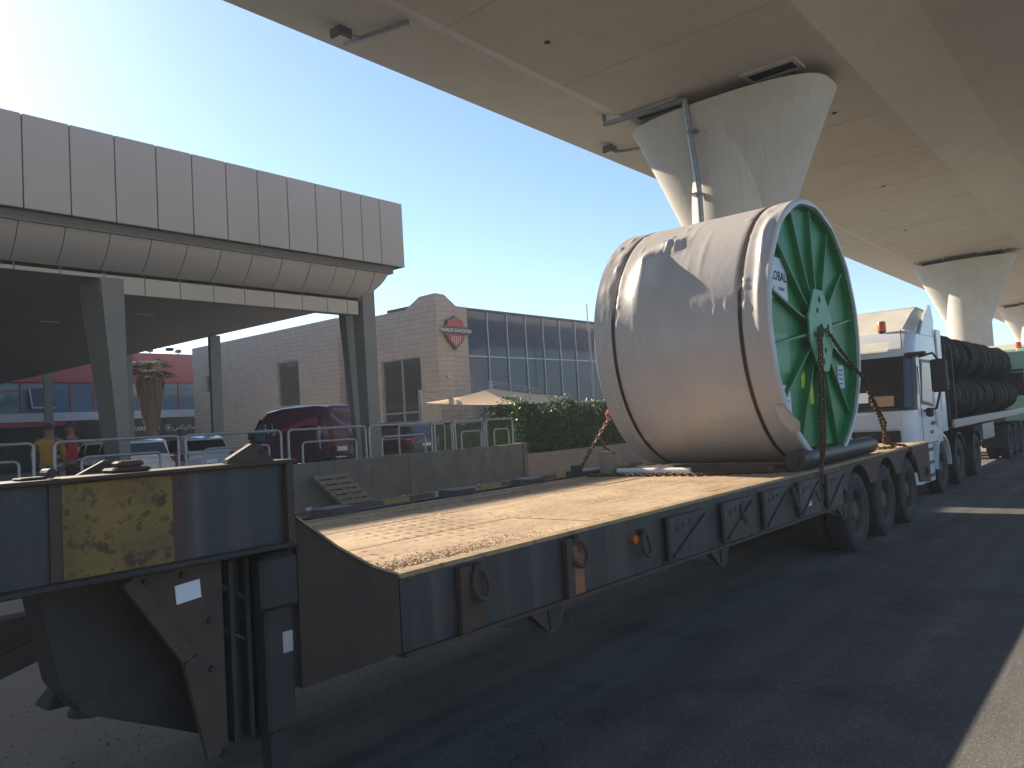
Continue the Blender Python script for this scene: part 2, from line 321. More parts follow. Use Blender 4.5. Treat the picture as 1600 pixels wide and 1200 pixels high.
def mesh_of(name, mb, m, shift=(0, 0, 0), smooth=False, merge=False):
    me = bpy.data.meshes.new(name)
    vs = [(v[0]-shift[0], v[1]-shift[1], v[2]-shift[2]) for v in mb.v]
    me.from_pydata(vs, [], mb.f)
    bm = bmesh.new(); bm.from_mesh(me)
    bmesh.ops.remove_doubles(bm, verts=bm.verts, dist=1e-5)
    bmesh.ops.recalc_face_normals(bm, faces=bm.faces)
    if smooth:
        for f in bm.faces: f.smooth = True
        for e in bm.edges:
            if len(e.link_faces) == 2 and e.calc_face_angle(0) > R(38): e.smooth = False
    bm.to_mesh(me); bm.free()
    me.materials.append(m)
    return me
def link(name, me, parent=None, loc=(0, 0, 0)):
    o = bpy.data.objects.new(name, me); COL.objects.link(o); o.location = loc
    if parent: o.parent = parent
    return o
def tag(o, label=None, cat=None, group=None, kind=None):
    if label: o['label'] = label
    if cat: o['category'] = cat
    if group: o['group'] = group
    if kind: o['kind'] = kind
    return o
def empty(name, loc, label, cat, group=None):
    o = bpy.data.objects.new(name, None); COL.objects.link(o); o.location = loc; o.empty_display_size = .2
    WORLD[o.name] = tuple(loc); tag(o, label, cat, group)
    return o
def build(name, mb, m, parent=None, smooth=False, loc=None):
    """world-space vertices unless loc is given (then the mesh is local to loc)"""
    if parent is not None:
        w = WORLD[parent.name]
        if loc is None:
            o = link(name, mesh_of(name, mb, m, w, smooth), parent); WORLD[o.name] = w
        else:
            o = link(name, mesh_of(name, mb, m, (0, 0, 0), smooth), parent, tuple(Vector(loc) - Vector(w))); WORLD[o.name] = tuple(loc)
        return o
    if loc is None:
        a = np.array(mb.v); loc = ((a[:,0].min()+a[:,0].max())/2, (a[:,1].min()+a[:,1].max())/2, a[:,2].min())
        o = link(name, mesh_of(name, mb, m, loc, smooth), None, loc)
    else:
        o = link(name, mesh_of(name, mb, m, (0, 0, 0), smooth), None, loc)
    WORLD[o.name] = tuple(loc)
    return o
def inst(name, me, parent, loc, rot=None):
    w = WORLD[parent.name] if parent else (0, 0, 0)
    o = link(name, me, parent, tuple(Vector(loc) - Vector(w)))
    if rot: o.rotation_euler = rot
    WORLD[o.name] = tuple(loc)
    return o
def copy_tree(o, parent=None):
    c = o.copy(); COL.objects.link(c); c.parent = parent
    for ch in list(o.children): copy_tree(ch, c)
    return c
def text_mb(body, size, origin, ux, uz, depth=.004, align='CENTER', bold=0.):
    """flat lettering as geometry; ux = reading direction, uz = up, thickness along ux x uz"""
    cu = bpy.data.curves.new('lettering', 'FONT'); cu.body = body; cu.size = size; cu.align_x = align; cu.align_y = 'CENTER'
    cu.extrude = depth; cu.offset = bold; cu.resolution_u = 3
    ob = bpy.data.objects.new('lettering', cu); COL.objects.link(ob)
    dg = bpy.context.evaluated_depsgraph_get(); dg.update()
    me = bpy.data.meshes.new_from_object(ob.evaluated_get(dg))
    ux = Vector(ux).normalized(); uz = Vector(uz).normalized(); un = ux.cross(uz)
    mb = MB(); o = Vector(origin)
    mb.add([o + ux*v.co.x + uz*v.co.y + un*v.co.z for v in me.vertices], [tuple(p.vertices) for p in me.polygons])
    bpy.data.objects.remove(ob); bpy.data.curves.remove(cu); bpy.data.meshes.remove(me)
    return mb
def rrect(x0, x1, y0, y1, z, r, n=5):
    pts = []
    for cx, cy, a in ((x1-r, y1-r, 0), (x0+r, y1-r, 90), (x0+r, y0+r, 180), (x1-r, y0+r, 270)):
        for k in range(n + 1):
            t = R(a + 90*k/n); pts.append((cx + r*math.cos(t), cy + r*math.sin(t), z))
    return pts

# ------------------------------------------------------------------ ground
def sheet(name, x0, x1, y0, y1, z, m, nx=1, ny=1):
    mb = MB(); vs = []; fs = []
    for j in range(ny+1):
        for i in range(nx+1): vs.append((x0+(x1-x0)*i/nx, y0+(y1-y0)*j/ny, z))
    for j in range(ny):
        for i in range(nx):
            a = j*(nx+1)+i; fs.append((a, a+1, a+nx+2, a+nx+1))
    mb.add(vs, fs)
    return tag(build(name, mb, m), kind='structure')
sheet('ground', -400, 700, -400, 500, -.02, ground_m)
sheet('road', -380, 690, -9, 14.9, 0, asphalt)
tag(build('parking_lot', MB().box(-60, 160, 17.9, 120, -.01, .45), lot_m), kind='structure')
tag(build('walkway', MB().box(-60, 160, 15.76, 17.9, -.01, .6), paving), kind='structure')
pv = tag(build('pavement', MB().box(-60, 140, 15.12, 15.5, -.01, .14), paving), kind='structure')
ky = mesh_of('kerb_stone', MB().bbox(-.445, .445, -.11, .11, 0, .155, .02), kerb_y)
kk = mesh_of('kerb_stone', MB().bbox(-.445, .445, -.11, .11, 0, .155, .02), kerb_k)
for k in range(64):
    x = -4 + .9*k
    if 14.4 < x < 15.9: continue                                   # dropped kerb
    inst('kerb_stone', ky if k % 2 else kk, pv, (x, 15.01 + random.uniform(-.008, .008), 0))
mb = MB()                                                          # low channel edge blocks in front of the kerb
for (x, w) in ((10.6, .5), (14.2, .5), (16.8, .5), (19.3, .5), (21.6, .55)): pass
ramp = MB().add([(14.0, 14.9, .004), (16.3, 14.9, .004), (16.3, 15.12, .145), (14.0, 15.12, .145)], [(0, 1, 2, 3)])
tag(build('kerb_ramp', ramp, paving), kind='structure')

# ------------------------------------------------------------------ retaining wall, planter wall, hoops
w = MB(); segs = [-30, -18, -9, -3, 3, 9.4, 14.1, 18.95]
wall = empty('retaining_wall', (5, 15.6, 0), 'stained grey concrete retaining wall with flaking patches under the tubular hoops', 'wall')
for a, b in zip(segs[:-1], segs[1:]): build('wall_panel', MB().bbox(a+.006, b-.006, 15.5, 15.82, -.05, 1.22, .015), wall_m, wall)
build('wall_end', MB().bbox(18.95, 19.15, 15.46, 15.9, -.05, 1.24, .015), wall_m, wall)
pw = empty('planter_wall', (26, 15.6, 0), 'low plain brown-grey planter wall in front of the hedge', 'wall')
for a, b in ((19.16, 25), (25, 31), (31, 38), (38, 60)): build('wall_panel', MB().bbox(a+.004, b-.004, 15.55, 15.75, -.05, .86, .012), planter_m, pw)
def hoop(x0, x1, y, z0, z1, label, r=.03):
    rr = .1; pts = [(x0, y, z0-.02)]
    for k in range(6): t = R(180 - 18*k); pts.append((x0+rr+rr*math.cos(t), y, z1-rr+rr*math.sin(t)))
    for k in range(6): t = R(90 - 18*k); pts.append((x1-rr+rr*math.cos(t), y, z1-rr+rr*math.sin(t)))
    pts.append((x1, y, z0-.02))
    o = empty('guard_hoop', ((x0+x1)/2, y, z0), label, 'guard rail', 'tubular steel hoops along the retaining wall')
    build('tube', MB().tube(pts, r, 10), galv, o, True)
    for x in (x0, x1): build('base_plate', MB().cyl((x, y, z0), (x, y, z0+.012), r*2.2, n=12), galv, o)
TALL = 'tall inverted-U grey tube hoop standing on the retaining wall'
SMALL = 'short inverted-U grey tube hoop set inside a taller hoop on the wall'
BEHIND = ('the person in mustard', 'the person in red', 'the white SUV', 'the purple van', 'the right canopy column')
for (a, b), w_ in zip(((3.2, 5.15), (5.5, 7.85), (8.0, 10.3), (10.5, 12.8), (12.92, 15.15)), BEHIND): hoop(a, b, 15.66, 1.22, 2.03, 'tall grey tube hoop on the wall in front of ' + w_)
hoop(15.27, 16.0, 15.66, 1.22, 2.03, 'narrowest tall grey tube hoop on the retaining wall')
hoop(16.1, 17.35, 15.66, 1.22, 2.03, 'tall grey tube hoop between the narrowest hoop and the end hoop')
hoop(17.45, 18.7, 15.66, 1.22, 2.03, 'tall grey tube hoop at the hedge end of the wall')
for (a, b), w_ in zip(((3.6, 4.9), (5.95, 7.45), (8.4, 9.95), (10.85, 12.45), (13.3, 14.85)), BEHIND): hoop(a, b, 15.62, 1.22, 1.72, 'short grey tube hoop on the wall in front of ' + w_, .027)
hoop(16.3, 17.15, 15.62, 1.22, 1.72, 'short grey tube hoop next to the one at the hedge end', .027)
hoop(17.75, 18.45, 15.62, 1.22, 1.72, 'short grey tube hoop at the hedge end of the wall', .027)
BACK = 'wide grey tube hoop on the walkway behind the wall hoops'
hoop(15.3, 17.2, 17.2, .6, 2.0, BACK)
hoop(17.5, 19.0, 17.2, .6, 2.0, 'grey tube hoop on the walkway beside the hedge')

# pallet leaning on the wall, litter
pal = empty('wooden_pallet', (11.75, 15.25, .15), 'weathered grey slatted wooden pallet leaning against the retaining wall', 'pallet')
B0 = Vector((12.0, 15.10, .16)); UP = Vector((-.62, .30, .72)).normalized(); SX = Vector((1, .02, 0)).normalized(); NRM = SX.cross(UP).normalized()
for k in range(6):
    c = B0 + UP*(.06 + .175*k)
    build('slat', MB().bar(c - SX*.5 + NRM*.06, c + SX*.5 + NRM*.06, .022, .10, UP), pallet_wood, pal)
for s in (-.44, 0, .44):
    build('bearer', MB().bar(B0 + SX*s, B0 + SX*s + UP*1.0, .08, .09, NRM), pallet_wood, pal)
def litter(x, y, z, s, m, label):
    mb = MB(); n = 7
    top = [(x + s*math.cos(i*2*math.pi/n)*random.uniform(.5, 1), y + s*.6*math.sin(i*2*math.pi/n)*random.uniform(.5, 1), z + random.uniform(.01, .4)*s) for i in range(n)]
    base = [(p[0], p[1], z) for p in top]
    mb.loft([base, top], cap=False); mb.add(top + [(x, y, z + s*.6)], [(i, (i+1) % n, n) for i in range(n)])
    tag(build('litter', mb, m), label, 'litter', 'litter along the foot of the wall')
litter(10.75, 15.3, .14, .14, litter_b, 'crumpled pale blue plastic lying beside the leaning pallet')
litter(10.3, 15.22, .14, .05, litter_m, 'small white scrap on the pavement near the trailer neck')
litter(13.7, 15.35, .14, .06, litter_m, 'small white scrap on the pavement by the dropped kerb')
for i, (x, s) in enumerate(((16.6, .08), (17.3, .07), (18.2, .05), (20.6, .06))):
    litter(x, 15.32, .14, s, litter_b if i % 2 else litter_m, 'crumpled scrap of rubbish at the foot of the wall')

# ------------------------------------------------------------------ viaduct
via = empty('viaduct', (50, 8, 0), 'beige concrete viaduct deck spanning overhead on flared piers', 'bridge')
SEC = [(4.95, 9.9), (10.35, 9.9), (10.75, 10.05), (13.62, 10.62), (13.66, 10.66), (13.7, 11.7), (13.45, 11.7), (13.4, 10.95), (-1.4, 11.05), (-1.45, 11.8), (-1.7, 11.8), (-1.66, 10.75), (3.3, 10.5), (3.75, 10.35)]
xs_span = [-60, 3, 35, 67, 99, 131, 240]
for a, b in zip(xs_span[:-1], xs_span[1:]):
    build('deck_span', MB().prism(SEC, 'x', a+.0, b-.0), concrete, via)
for px in (19, 51, 83):                                             # bearing shelves and access hatches under the soffit
    for y0, y1 in ((5.75, 7.05), (8.75, 10.2)):
        build('bearing_block', MB().box(px-.55, px+.5, y0+.2, y1-.2, 9.58, 9.9), bearing, via)
        build('hatch_frame', MB().box(px-1.35, px-1.2, y0, y1, 9.84, 9.905).box(px-.75, px-.6, y0, y1, 9.84, 9.905).box(px-1.2, px-.75, y0, y0+.1, 9.84, 9.905).box(px-1.2, px-.75, y1-.1, y1, 9.84, 9.905), pier_m, via)
        build('hatch', MB().box(px-1.2, px-.75, y0+.1, y1-.1, 9.87, 9.903), bearing, via)
for x in np.arange(-1, 80, 4.0): build('formwork_joint', MB().box(x, x+.03, 4.97, 10.33, 9.893, 9.9005), joint2_m, via)
for (x, y) in ((13.0, 9.3), (22, 6.2), (27, 9.2), (31, 7.2), (40, 8.5)):
    build('drain_hole', MB().cyl((x, y, 9.88), (x, y, 9.903), .07, n=12), bearing, via)
def wing_z(y): return 10.05 + (y-10.75)*(10.62-10.05)/(13.62-10.75)
for x, w_ in ((10.5, 'short of the piped pier'), (20.8, 'beside the piped pier'), (36, 'past the piped pier')):                    # lights under the left wing
    t = empty('underdeck_light', (x, 12.4, wing_z(12.4)-.4), 'floodlight on a conduit arm under the viaduct wing ' + w_, 'light fixture', 'floodlights under the viaduct wing')
    build('conduit', MB().bar((x, 10.9, wing_z(10.9)-.06), (x, 12.85, wing_z(12.85)-.16), .07, .09).bar((x, 12.85, wing_z(12.85)-.2), (x, 12.85, wing_z(12.85)+.01), .07, .09), galv, t)
    build('housing', MB().bbox(x-.65, x-.3, 12.25, 12.6, wing_z(12.4)-.3, wing_z(12.4)-.08, .03), plastic_blk, t)
    build('lens', MB().box(x-.6, x-.35, 12.3, 12.55, wing_z(12.4)-.315, wing_z(12.4)-.303), lamp_clear, t)
    build('bracket', MB().bar((x-.3, 12.42, wing_z(12.4)-.15), (x, 12.42, wing_z(12.4)-.08), .04, .04), galv, t)
def pier(px, label, pipe):
    cy = 7.95; p = empty('viaduct_pier', (px, cy, 0), label, 'pier', 'flared piers under the viaduct')
    ring = []
    for k in range(48): a = 2*math.pi*k/48; ring.append((math.cos(a), math.sin(a)))
    build('column', MB().loft([[(px+1.13*c, cy+1.13*s, z) for c, s in ring] for z in (0, 4, 9.0)]), pier_m, p, True)
    # flared head: rounded plan that widens along Y (and a little along X) towards the bearings
    rings = []
    for t in np.linspace(0, 1, 22):
        z = 5.0 + 4.6*t
        hy = .75 + (2.62-.75)*(t**1.08); hx = .55 + .75*t**1.7
        q = []
        for c, s in ring:
            e = .62
            q.append((px + hx*math.copysign(abs(c)**e, c), cy + hy*math.copysign(abs(s)**.8, s), z))
        rings.append(q)
    build('flared_head', MB().loft(rings), pier_m, p, True)
    if pipe:
        pts = [(px-1.36, cy+.55, 9.75), (px-1.33, cy+.55, 9.5), (px-1.26, cy+.5, 8.6), (px-1.2, cy+.42, 7.4), (px-1.2, cy+.4, 0.)]
        d = build('drain_pipe', MB().tube(pts, .075, 10), galv, p, True)
        for z in (8.9, 7.3, 5.5, 3.5): build('pipe_clip', MB().box(px-1.36, px-1.06, cy+.32, cy+.58, z, z+.05), galv, d)
        build('gutter', MB().bar((px-1.36, cy+.55, 9.72), (px-1.36, 10.9, 9.82), .12, .1).bar((px-1.36, 10.9, 9.8), (px-1.36, 10.9, 10.1), .1, .1), galv, p)
pier(19, 'flared concrete pier with a grey drain pipe behind the cable reel', True)
pier(51, 'flared concrete pier rising behind the load of black coils', False)
pier(83, 'far flared concrete pier beyond the coil-laden lorry', False)

# ------------------------------------------------------------------ station canopy
can = empty('station_canopy', (8, 24, .6), 'large grey panelled canopy with deep fascia and curved cove on tapered columns', 'canopy')
CZ0, CZ1 = 7.6, 9.87
seams = [6.52-1.04*k for k in range(24, 0, -1)] + [6.52, 7.56, 8.63, 9.7, 10.7, 11.72, 12.73, 13.76, 14.8, 15.8, 16.63, 17.43, 18.49]
X0, X1 = seams[0], 18.49
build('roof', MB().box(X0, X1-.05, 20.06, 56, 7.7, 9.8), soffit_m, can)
for a, b in zip(seams[:-1], seams[1:]):
    build('fascia_panel', MB().bbox(a+.014, b-.014, 20.0, 20.055, CZ0, CZ1, .008), clad, can)
build('fascia_backing', MB().box(X0, X1-.03, 20.055, 20.06, CZ0, CZ1-.02), joint_m, can)
for k in range(34): build('end_fascia_panel', MB().bbox(X1-.055, X1, 20.02+1.05*k, 21.05+1.05*k, CZ0, CZ1, .008), clad, can)
build('drip_ledge', MB().box(X0, X1-.3, 20.3, 56, 7.38, 7.62), soffit_m, can)
NC = 8
for a, b in zip(seams[:-1], seams[1:]):
    b2 = b-.01; rings = []
    for k in range(NC+1):
        t = R(90*k/NC); f_ = k/NC; y = 20.4 + .72*(.55*f_ + .45*(1-math.cos(t))); z = 7.38 - .82*(.55*f_ + .45*math.sin(t))
        end = min(b2, 18.05 - .72*(.55*f_ + .45*(1-math.cos(t))))if b > 17.9 else b2
        rings.append([(a+.01, y, z), (max(end, a+.05), y, z)])
    build('cove_panel', MB().loft(rings, cap=False, closed=False), clad, can, True)
rings = []
for k in range(NC+1):
    t = R(90*k/NC); f_ = k/NC; y = 20.4 + .72*(.55*f_ + .45*(1-math.cos(t))); z = 7.38 - .82*(.55*f_ + .45*math.sin(t)); xe = 18.05 - .72*(.55*f_ + .45*(1-math.cos(t)))
    rings.append([(xe, y, z), (xe, 56, z)])
build('end_cove', MB().loft(rings, cap=False, closed=False), clad, can, True)
for a, b in zip(seams[:-1], seams[1:]):
    if a > 17: continue
    hi, lo_ = 6.56, (6.35 if b < 8.7 else 5.97)
    build('beam_panel', MB().bbox(a+.012 + .1, min(b-.012+.1, 17.2), 21.1, 21.16, lo_, hi, .006), clad2, can)
build('edge_beam', MB().box(8.62, 17.2, 21.16, 21.6, 5.99, 6.56).box(X0, 8.62, 21.16, 21.6, 6.37, 6.56), soffit_m, can)
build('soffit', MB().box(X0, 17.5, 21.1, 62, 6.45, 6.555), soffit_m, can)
for (x, y) in ((6.5, 28), (10.5, 30), (6.3, 36), (12.5, 27), (3, 30)): build('soffit_light', MB().box(x-.3, x+.3, y-.1, y+.1, 6.43, 6.449), lamp_clear, can)
def quadcol(name, top, bot, zt, zb, m):
    (a, b, c, d) = top; (e, f, g, h) = bot
    build(name, MB().loft([[(e, g, zb), (f, g, zb), (f, h, zb), (e, h, zb)], [(a, c, zt), (b, c, zt), (b, d, zt), (a, d, zt)]]), m, can)
quadcol('tapered_column', (8.62, 9.22, 21.08, 22.5), (9.05, 9.26, 21.08, 21.9), 6.37, .6, column_m)
quadcol('tapered_column', (17.32, 17.86, 21.0, 21.6), (17.36, 17.88, 21.0, 21.45), 6.9, .6, column_m)
quadcol('tapered_column', (17.55, 18.0, 22.3, 22.7), (17.88, 18.1, 22.3, 22.5), 6.45, .6, column_m)
quadcol('tapered_column', (-1.0, -.4, 21.08, 23.0), (-.6, -.38, 21.08, 22.0), 6.37, .6, column_m)
for y in (31.4, 40, 50.6): build('steel_post', MB().box(17.3, 17.66, y-.14, y+.14, .6, 6.45).box(17.24, 17.72, y-.16, y-.14, .6, 6.45), column_m, can)
for y in (36, 43): build('roof_light', MB().bbox(17.7, 18.0, y, y+.25, 6.3, 6.44, .02), plastic_blk, can)

# ------------------------------------------------------------------ sandstone showroom
hd = empty('showroom_building', (33, 34, .6), 'sandstone showroom with blue glass curtain wall, humped corner parapet and shield sign', 'building')
HX, HY = 27.86, 28.0
st = MB()
def wall_openings(y0, y1, z0, z1, ops, x, th=.4):
    """wall in plane X = x (facing -X) with rectangular openings (ya, yb, za, zb)"""
    ys = sorted({y0, y1, *[o[0] for o in ops], *[o[1] for o in ops]}); zs = sorted({z0, z1, *[o[2] for o in ops], *[o[3] for o in ops]})
    m = MB()
    for a, b in zip(ys[:-1], ys[1:]):
        for c, d in zip(zs[:-1], zs[1:]):
            if any(a >= o[0]-1e-6 and b <= o[1]+1e-6 and c >= o[2]-1e-6 and d <= o[3]+1e-6 for o in ops): continue
            m.box(x, x+th, a, b, c, d)
    return m
ops1 = [(29.35, 32.5, .9, 5.65)]
ops2 = [(40.15, 42.5, .9, 6.55), (50.1, 51.45, 5.3, 6.45)]
build('side_wall', wall_openings(28.0, 33.2, .5, 8.22, ops1, HX), stone, hd)
build('side_wall', wall_openings(36.2, 53.05, .5, 8.58, ops2, HX), stone, hd)
build('recess_glass', MB().box(HX+.6, HX+.7, 33.2, 36.2, .6, 8.0), glass_blue, hd)
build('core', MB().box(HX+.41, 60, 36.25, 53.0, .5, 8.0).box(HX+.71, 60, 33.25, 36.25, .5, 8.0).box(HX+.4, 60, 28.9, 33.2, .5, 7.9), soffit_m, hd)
build('front_wall', MB().box(HX+.4, 30.15, 28.0, 28.4, .5, 8.22), stone, hd)
hump = [(29.35, 8.225), (28.5, 8.76), (HX, 8.78)]
build('parapet_hump', MB().prism([(HX, 8.22), (29.4, 8.22)] + hump, 'y', 28.003, 28.397), stone, hd)
build('parapet_hump', MB().prism([(28.4, 8.22), (30.3, 8.22), (29.2, 8.76), (28.4, 8.78)], 'x', HX+.003, HX+.397), stone, hd)
build('roof_plant', MB().box(28.6, 30, 30.4, 32.6, 8.0, 8.55), joint_m, hd)
for o_, nm in ((ops1[0], 2), (ops2[0], 1), (ops2[1], 1)):
    wdw = build('window', MB().box(HX+.16, HX+.2, o_[0], o_[1], o_[2], o_[3]), glass_dark, hd)
    fr = MB().box(HX+.1, HX+.24, o_[0], o_[0]+.07, o_[2], o_[3]).box(HX+.1, HX+.24, o_[1]-.07, o_[1], o_[2], o_[3]).box(HX+.1, HX+.24, o_[0]+.07, o_[1]-.07, o_[3]-.07, o_[3])
    if nm == 2: fr.box(HX+.1, HX+.24, 30.85, 30.95, o_[2], o_[3]-.07).box(HX+.1, HX+.24, o_[0]+.07, 30.85, 2.7, 2.8).box(HX+.1, HX+.24, 30.95, o_[1]-.07, 2.7, 2.8)
    build('frame', fr, alu, wdw)
mull = [30.15]
from math import atan
for k in range(13): mull.append(mull[-1] + 1.68)
rows = [(.7, 2.1), (2.1, 3.74), (3.74, 5.6), (5.6, 8.1)]
for a, b in zip(mull[:-1], mull[1:]):
    for c, d in ((.7, 3.0), (3.0, 5.6), (5.6, 8.1)):
        build('glass_pane', MB().box(a+.03, b-.03, 28.10, 28.13, c+.03, d-.03), glass_blue, hd)
for x in mull: build('mullion', MB().box(x-.03, x+.03, 28.02, 28.2, .6, 8.1), alu, hd)
for z in (3.0, 5.6): build('transom', MB().box(mull[0], mull[-1], 28.05, 28.18, z-.03, z+.03), alu, hd)
build('parapet_cap', MB().box(30.15, mull[-1], 27.98, 28.4, 8.1, 8.2), sign_dark, hd)
build('glass_backing', MB().box(30.15, mull[-1], 28.6, 28.9, .6, 8.0), joint_m, hd)
build('camera_box', MB().box(28.35, 28.6, 27.85, 27.99, 4.4, 4.52), alu, hd)
# shield sign
sg = empty('shield_sign', (29.05, 27.9, 6.1), 'red shield sign with a black lettered bar on the sandstone corner', 'sign')
def poly_plate(pts, y0, y1): return MB().prism(pts, 'y', y0, y1)
cx, cz = 29.05, 6.86
shield = [(-.62,.30),(-.55,.52),(-.25,.60),(0,.74),(.25,.60),(.55,.52),(.62,.30),(.62,-.30),(.45,-.55),(.2,-.76),(0,-.92),(-.2,-.76),(-.45,-.55),(-.62,-.30)]
S = lambda k, pts: [(cx + x*k, cz + z*k) for x, z in pts]
build('backing', poly_plate(S(1.08, shield), 27.84, 27.98), sign_dark, sg)
build('shield', poly_plate(S(.98, shield), 27.80, 27.839), sign_orange, sg)
build('bar', poly_plate([(cx-.92, cz-.24), (cx+.92, cz-.24), (cx+.92, cz+.24), (cx-.92, cz+.24)], 27.74, 27.799), sign_dark, sg)
build('bar_trim', MB().box(cx-.92, cx+.92, 27.735, 27.739, cz+.19, cz+.23).box(cx-.92, cx+.92, 27.735, 27.739, cz-.23, cz-.19), sign_orange, sg)
build('lettering', text_mb('HARLEY-DAVIDSON', .25, (cx, 27.73, cz), (1, 0, 0), (0, 0, 1), .005, bold=.006), sign_white, sg)
for k in (-.3, -.15, 0, .15, .3): build('stripe', MB().box(cx+k-.018, cx+k+.018, 27.795, 27.799, cz-.72+abs(k)*.5, cz-.28), sign_white, sg)
build('mast', MB().cyl((38.7, 26, .6), (38.7, 26, 8.8), .035, n=8), galv, empty('antenna_mast', (38.7, 26, .6), 'thin grey mast in front of the glass showroom facade', 'mast'))

# ------------------------------------------------------------------ red retail building
rb = empty('retail_building', (24, 60, .6), 'far retail block with red parapet, teal windows, white band and black shopfront', 'building')
RY = 58.0
build('core', MB().box(-20, 60, RY+.5, RY+14, .5, 8.6), joint_m, rb)
build('red_parapet', MB().box(-20, 60, RY-.1, RY+.5, 6.5, 8.72), red_m, rb)
build('white_band', MB().box(-20, 60, RY-.15, RY+.5, 3.84, 4.42), white_clad, rb)
for k in range(34):
    x = 6 + 1.55*k
    p_ = build('window', MB().box(x+.04, x+1.51, RY+.1, RY+.14, 4.46, 6.46), glass_teal, rb)
    build('frame', MB().box(x-.04, x+.04, RY+.02, RY+.16, 4.43, 6.5).box(x+.04, x+1.51, RY+.04, RY+.16, 5.95, 6.0), magenta if False else red_m, p_)
tilt = build('open_window', MB().add([(18.9, RY-.02, 6.1), (20.3, RY-.02, 6.1), (20.3, RY-.55, 4.75), (18.9, RY-.55, 4.75), (18.9, RY-.06, 6.1), (20.3, RY-.06, 6.1), (20.3, RY-.59, 4.75), (18.9, RY-.59, 4.75)], [(0,1,2,3), (4,5,6,7), (0,1,5,4), (2,3,7,6), (0,3,7,4), (1,2,6,5)]), glass_dark, rb)
build('window_frame', MB().bar((18.9, RY-.6, 4.75), (20.3, RY-.6, 4.75), .06, .1).bar((18.9, RY-.06, 6.1), (18.9, RY-.6, 4.75), .06, .1), white_clad, tilt)
build('red_portal', MB().box(16.6, 21.6, RY-.3, RY+.1, 3.5, 3.83).box(16.6, 17.0, RY-.3, RY+.1, .5, 3.5).box(21.1, 21.6, RY-.3, RY+.1, .5, 3.5), red_m, rb)
build('shutter', MB().box(17.0, 21.1, RY+.0, RY+.1, .5, 3.5), joint_m, rb)
build('shopfront', MB().box(21.6, 60, RY-.05, RY+.2, .5, 3.84), black_clad, rb)
build('sign_lettering', text_mb('STARBUCKS', .40, (26.55, RY-.09, 3.05), (1, 0, 0), (0, 0, 1), .02, 'CENTER', .012), sign_white, rb)
build('sign_roundel', MB().cyl((28.3, RY-.12, 3.05), (28.3, RY-.06, 3.05), .27, n=24), sign_white, rb)
build('roundel_disc', MB().lathe([(.12, RY-.13), (.24, RY-.13), (.24, RY-.121), (.12, RY-.121)], (28.3, 0, 3.05), 'y', 24), logo_green, rb)
build('sign_lettering', text_mb('\uFEB2\uFEDC\uFE91\uFEAD\uFE8E\uFE98\uFEB3', .50, (29.6, RY-.09, 3.05), (1, 0, 0), (0, 0, 1), .02, 'CENTER', .01), sign_white, rb)
for x in (29.2, 27): build('roof_floodlight', MB().bbox(x, x+.4, RY, RY+.3, 8.85, 9.1, .03).box(x+.18, x+.22, RY+.1, RY+.2, 8.7, 8.86), plastic_blk, rb)

# ------------------------------------------------------------------ low-bed trailer
YN, YF, DZ = 3.0, 5.6, 1.16
tr = empty('lowbed_trailer', (8, 4.3, 0), 'rusty blue-grey low-bed trailer with sand-covered deck carrying the reel', 'trailer')
# deck plates (three lengthwise strips, cut into plates), seams between them
ystr = [3.10, 3.92, 4.72, 5.50]
xcut = [2.05, 4.6, 7.1, 9.6, 12.0, 14.4]
for j in range(3):
    for a, b in zip(xcut[:-1], xcut[1:]):
        dz = random.uniform(-.004, .004)
        build('deck_plate', MB().box(a+.006, b-.006, ystr[j]+.011, ystr[j+1]-.011, DZ-.03+dz, DZ+dz), deck_m, tr)
build('chassis_beam', MB().box(2.1, 14.3, 3.5, 3.75, .72, 1.11).box(2.1, 14.3, 4.85, 5.1, .72, 1.11), dark_steel, tr)
for x in np.arange(2.6, 14.2, .95): build('cross_member', MB().box(x, x+.08, YN+.06, YF-.06, .85, 1.105), dark_steel, tr)
build('underfloor_sheet', MB().box(2.1, 14.38, YN+.05, YF-.05, 1.108, 1.125), dark_steel, tr)
# near rub rail and side beam
build('rub_rail', MB().bbox(2.62, 14.44, YN-.012, YN+.085, DZ-.016, DZ+.012, .006), yellow_edge, tr)
build('rub_rail', MB().bbox(2.62, 14.44, YF-.085, YF+.012, DZ-.016, DZ+.012, .006), yellow_edge, tr)
def side_z(x): return .775 - .095*max(0, min(1, (x-2.62)/7.3))
for y0, y1 in ((YN, YN+.03), (YF-.03, YF)):
    cuts = [2.62, 4.05, 5.28, 6.26, 7.16, 8.1, 9.0, 9.75]
    for a, b in zip(cuts[:-1], cuts[1:]):
        m_ = MB().prism([(a+.002, side_z(a)), (b-.002, side_z(b)), (b-.002, DZ-.018), (a+.002, DZ-.018)], 'y', y0, y1)
        build('side_panel', m_, steel_paint, tr)
ylip = MB()
build('bottom_flange', MB().loft([[(x, YN-.03, side_z(x)-.022), (x, YN+.14, side_z(x)-.022), (x, YN+.14, side_z(x)), (x, YN-.03, side_z(x))] for x in (2.62, 6, 9.75)]), brown_paint, tr)
build('bottom_flange', MB().loft([[(x, YF-.14, side_z(x)-.022), (x, YF+.03, side_z(x)-.022), (x, YF+.03, side_z(x)), (x, YF-.14, side_z(x))] for x in (2.62, 6, 9.75)]), brown_paint, tr)
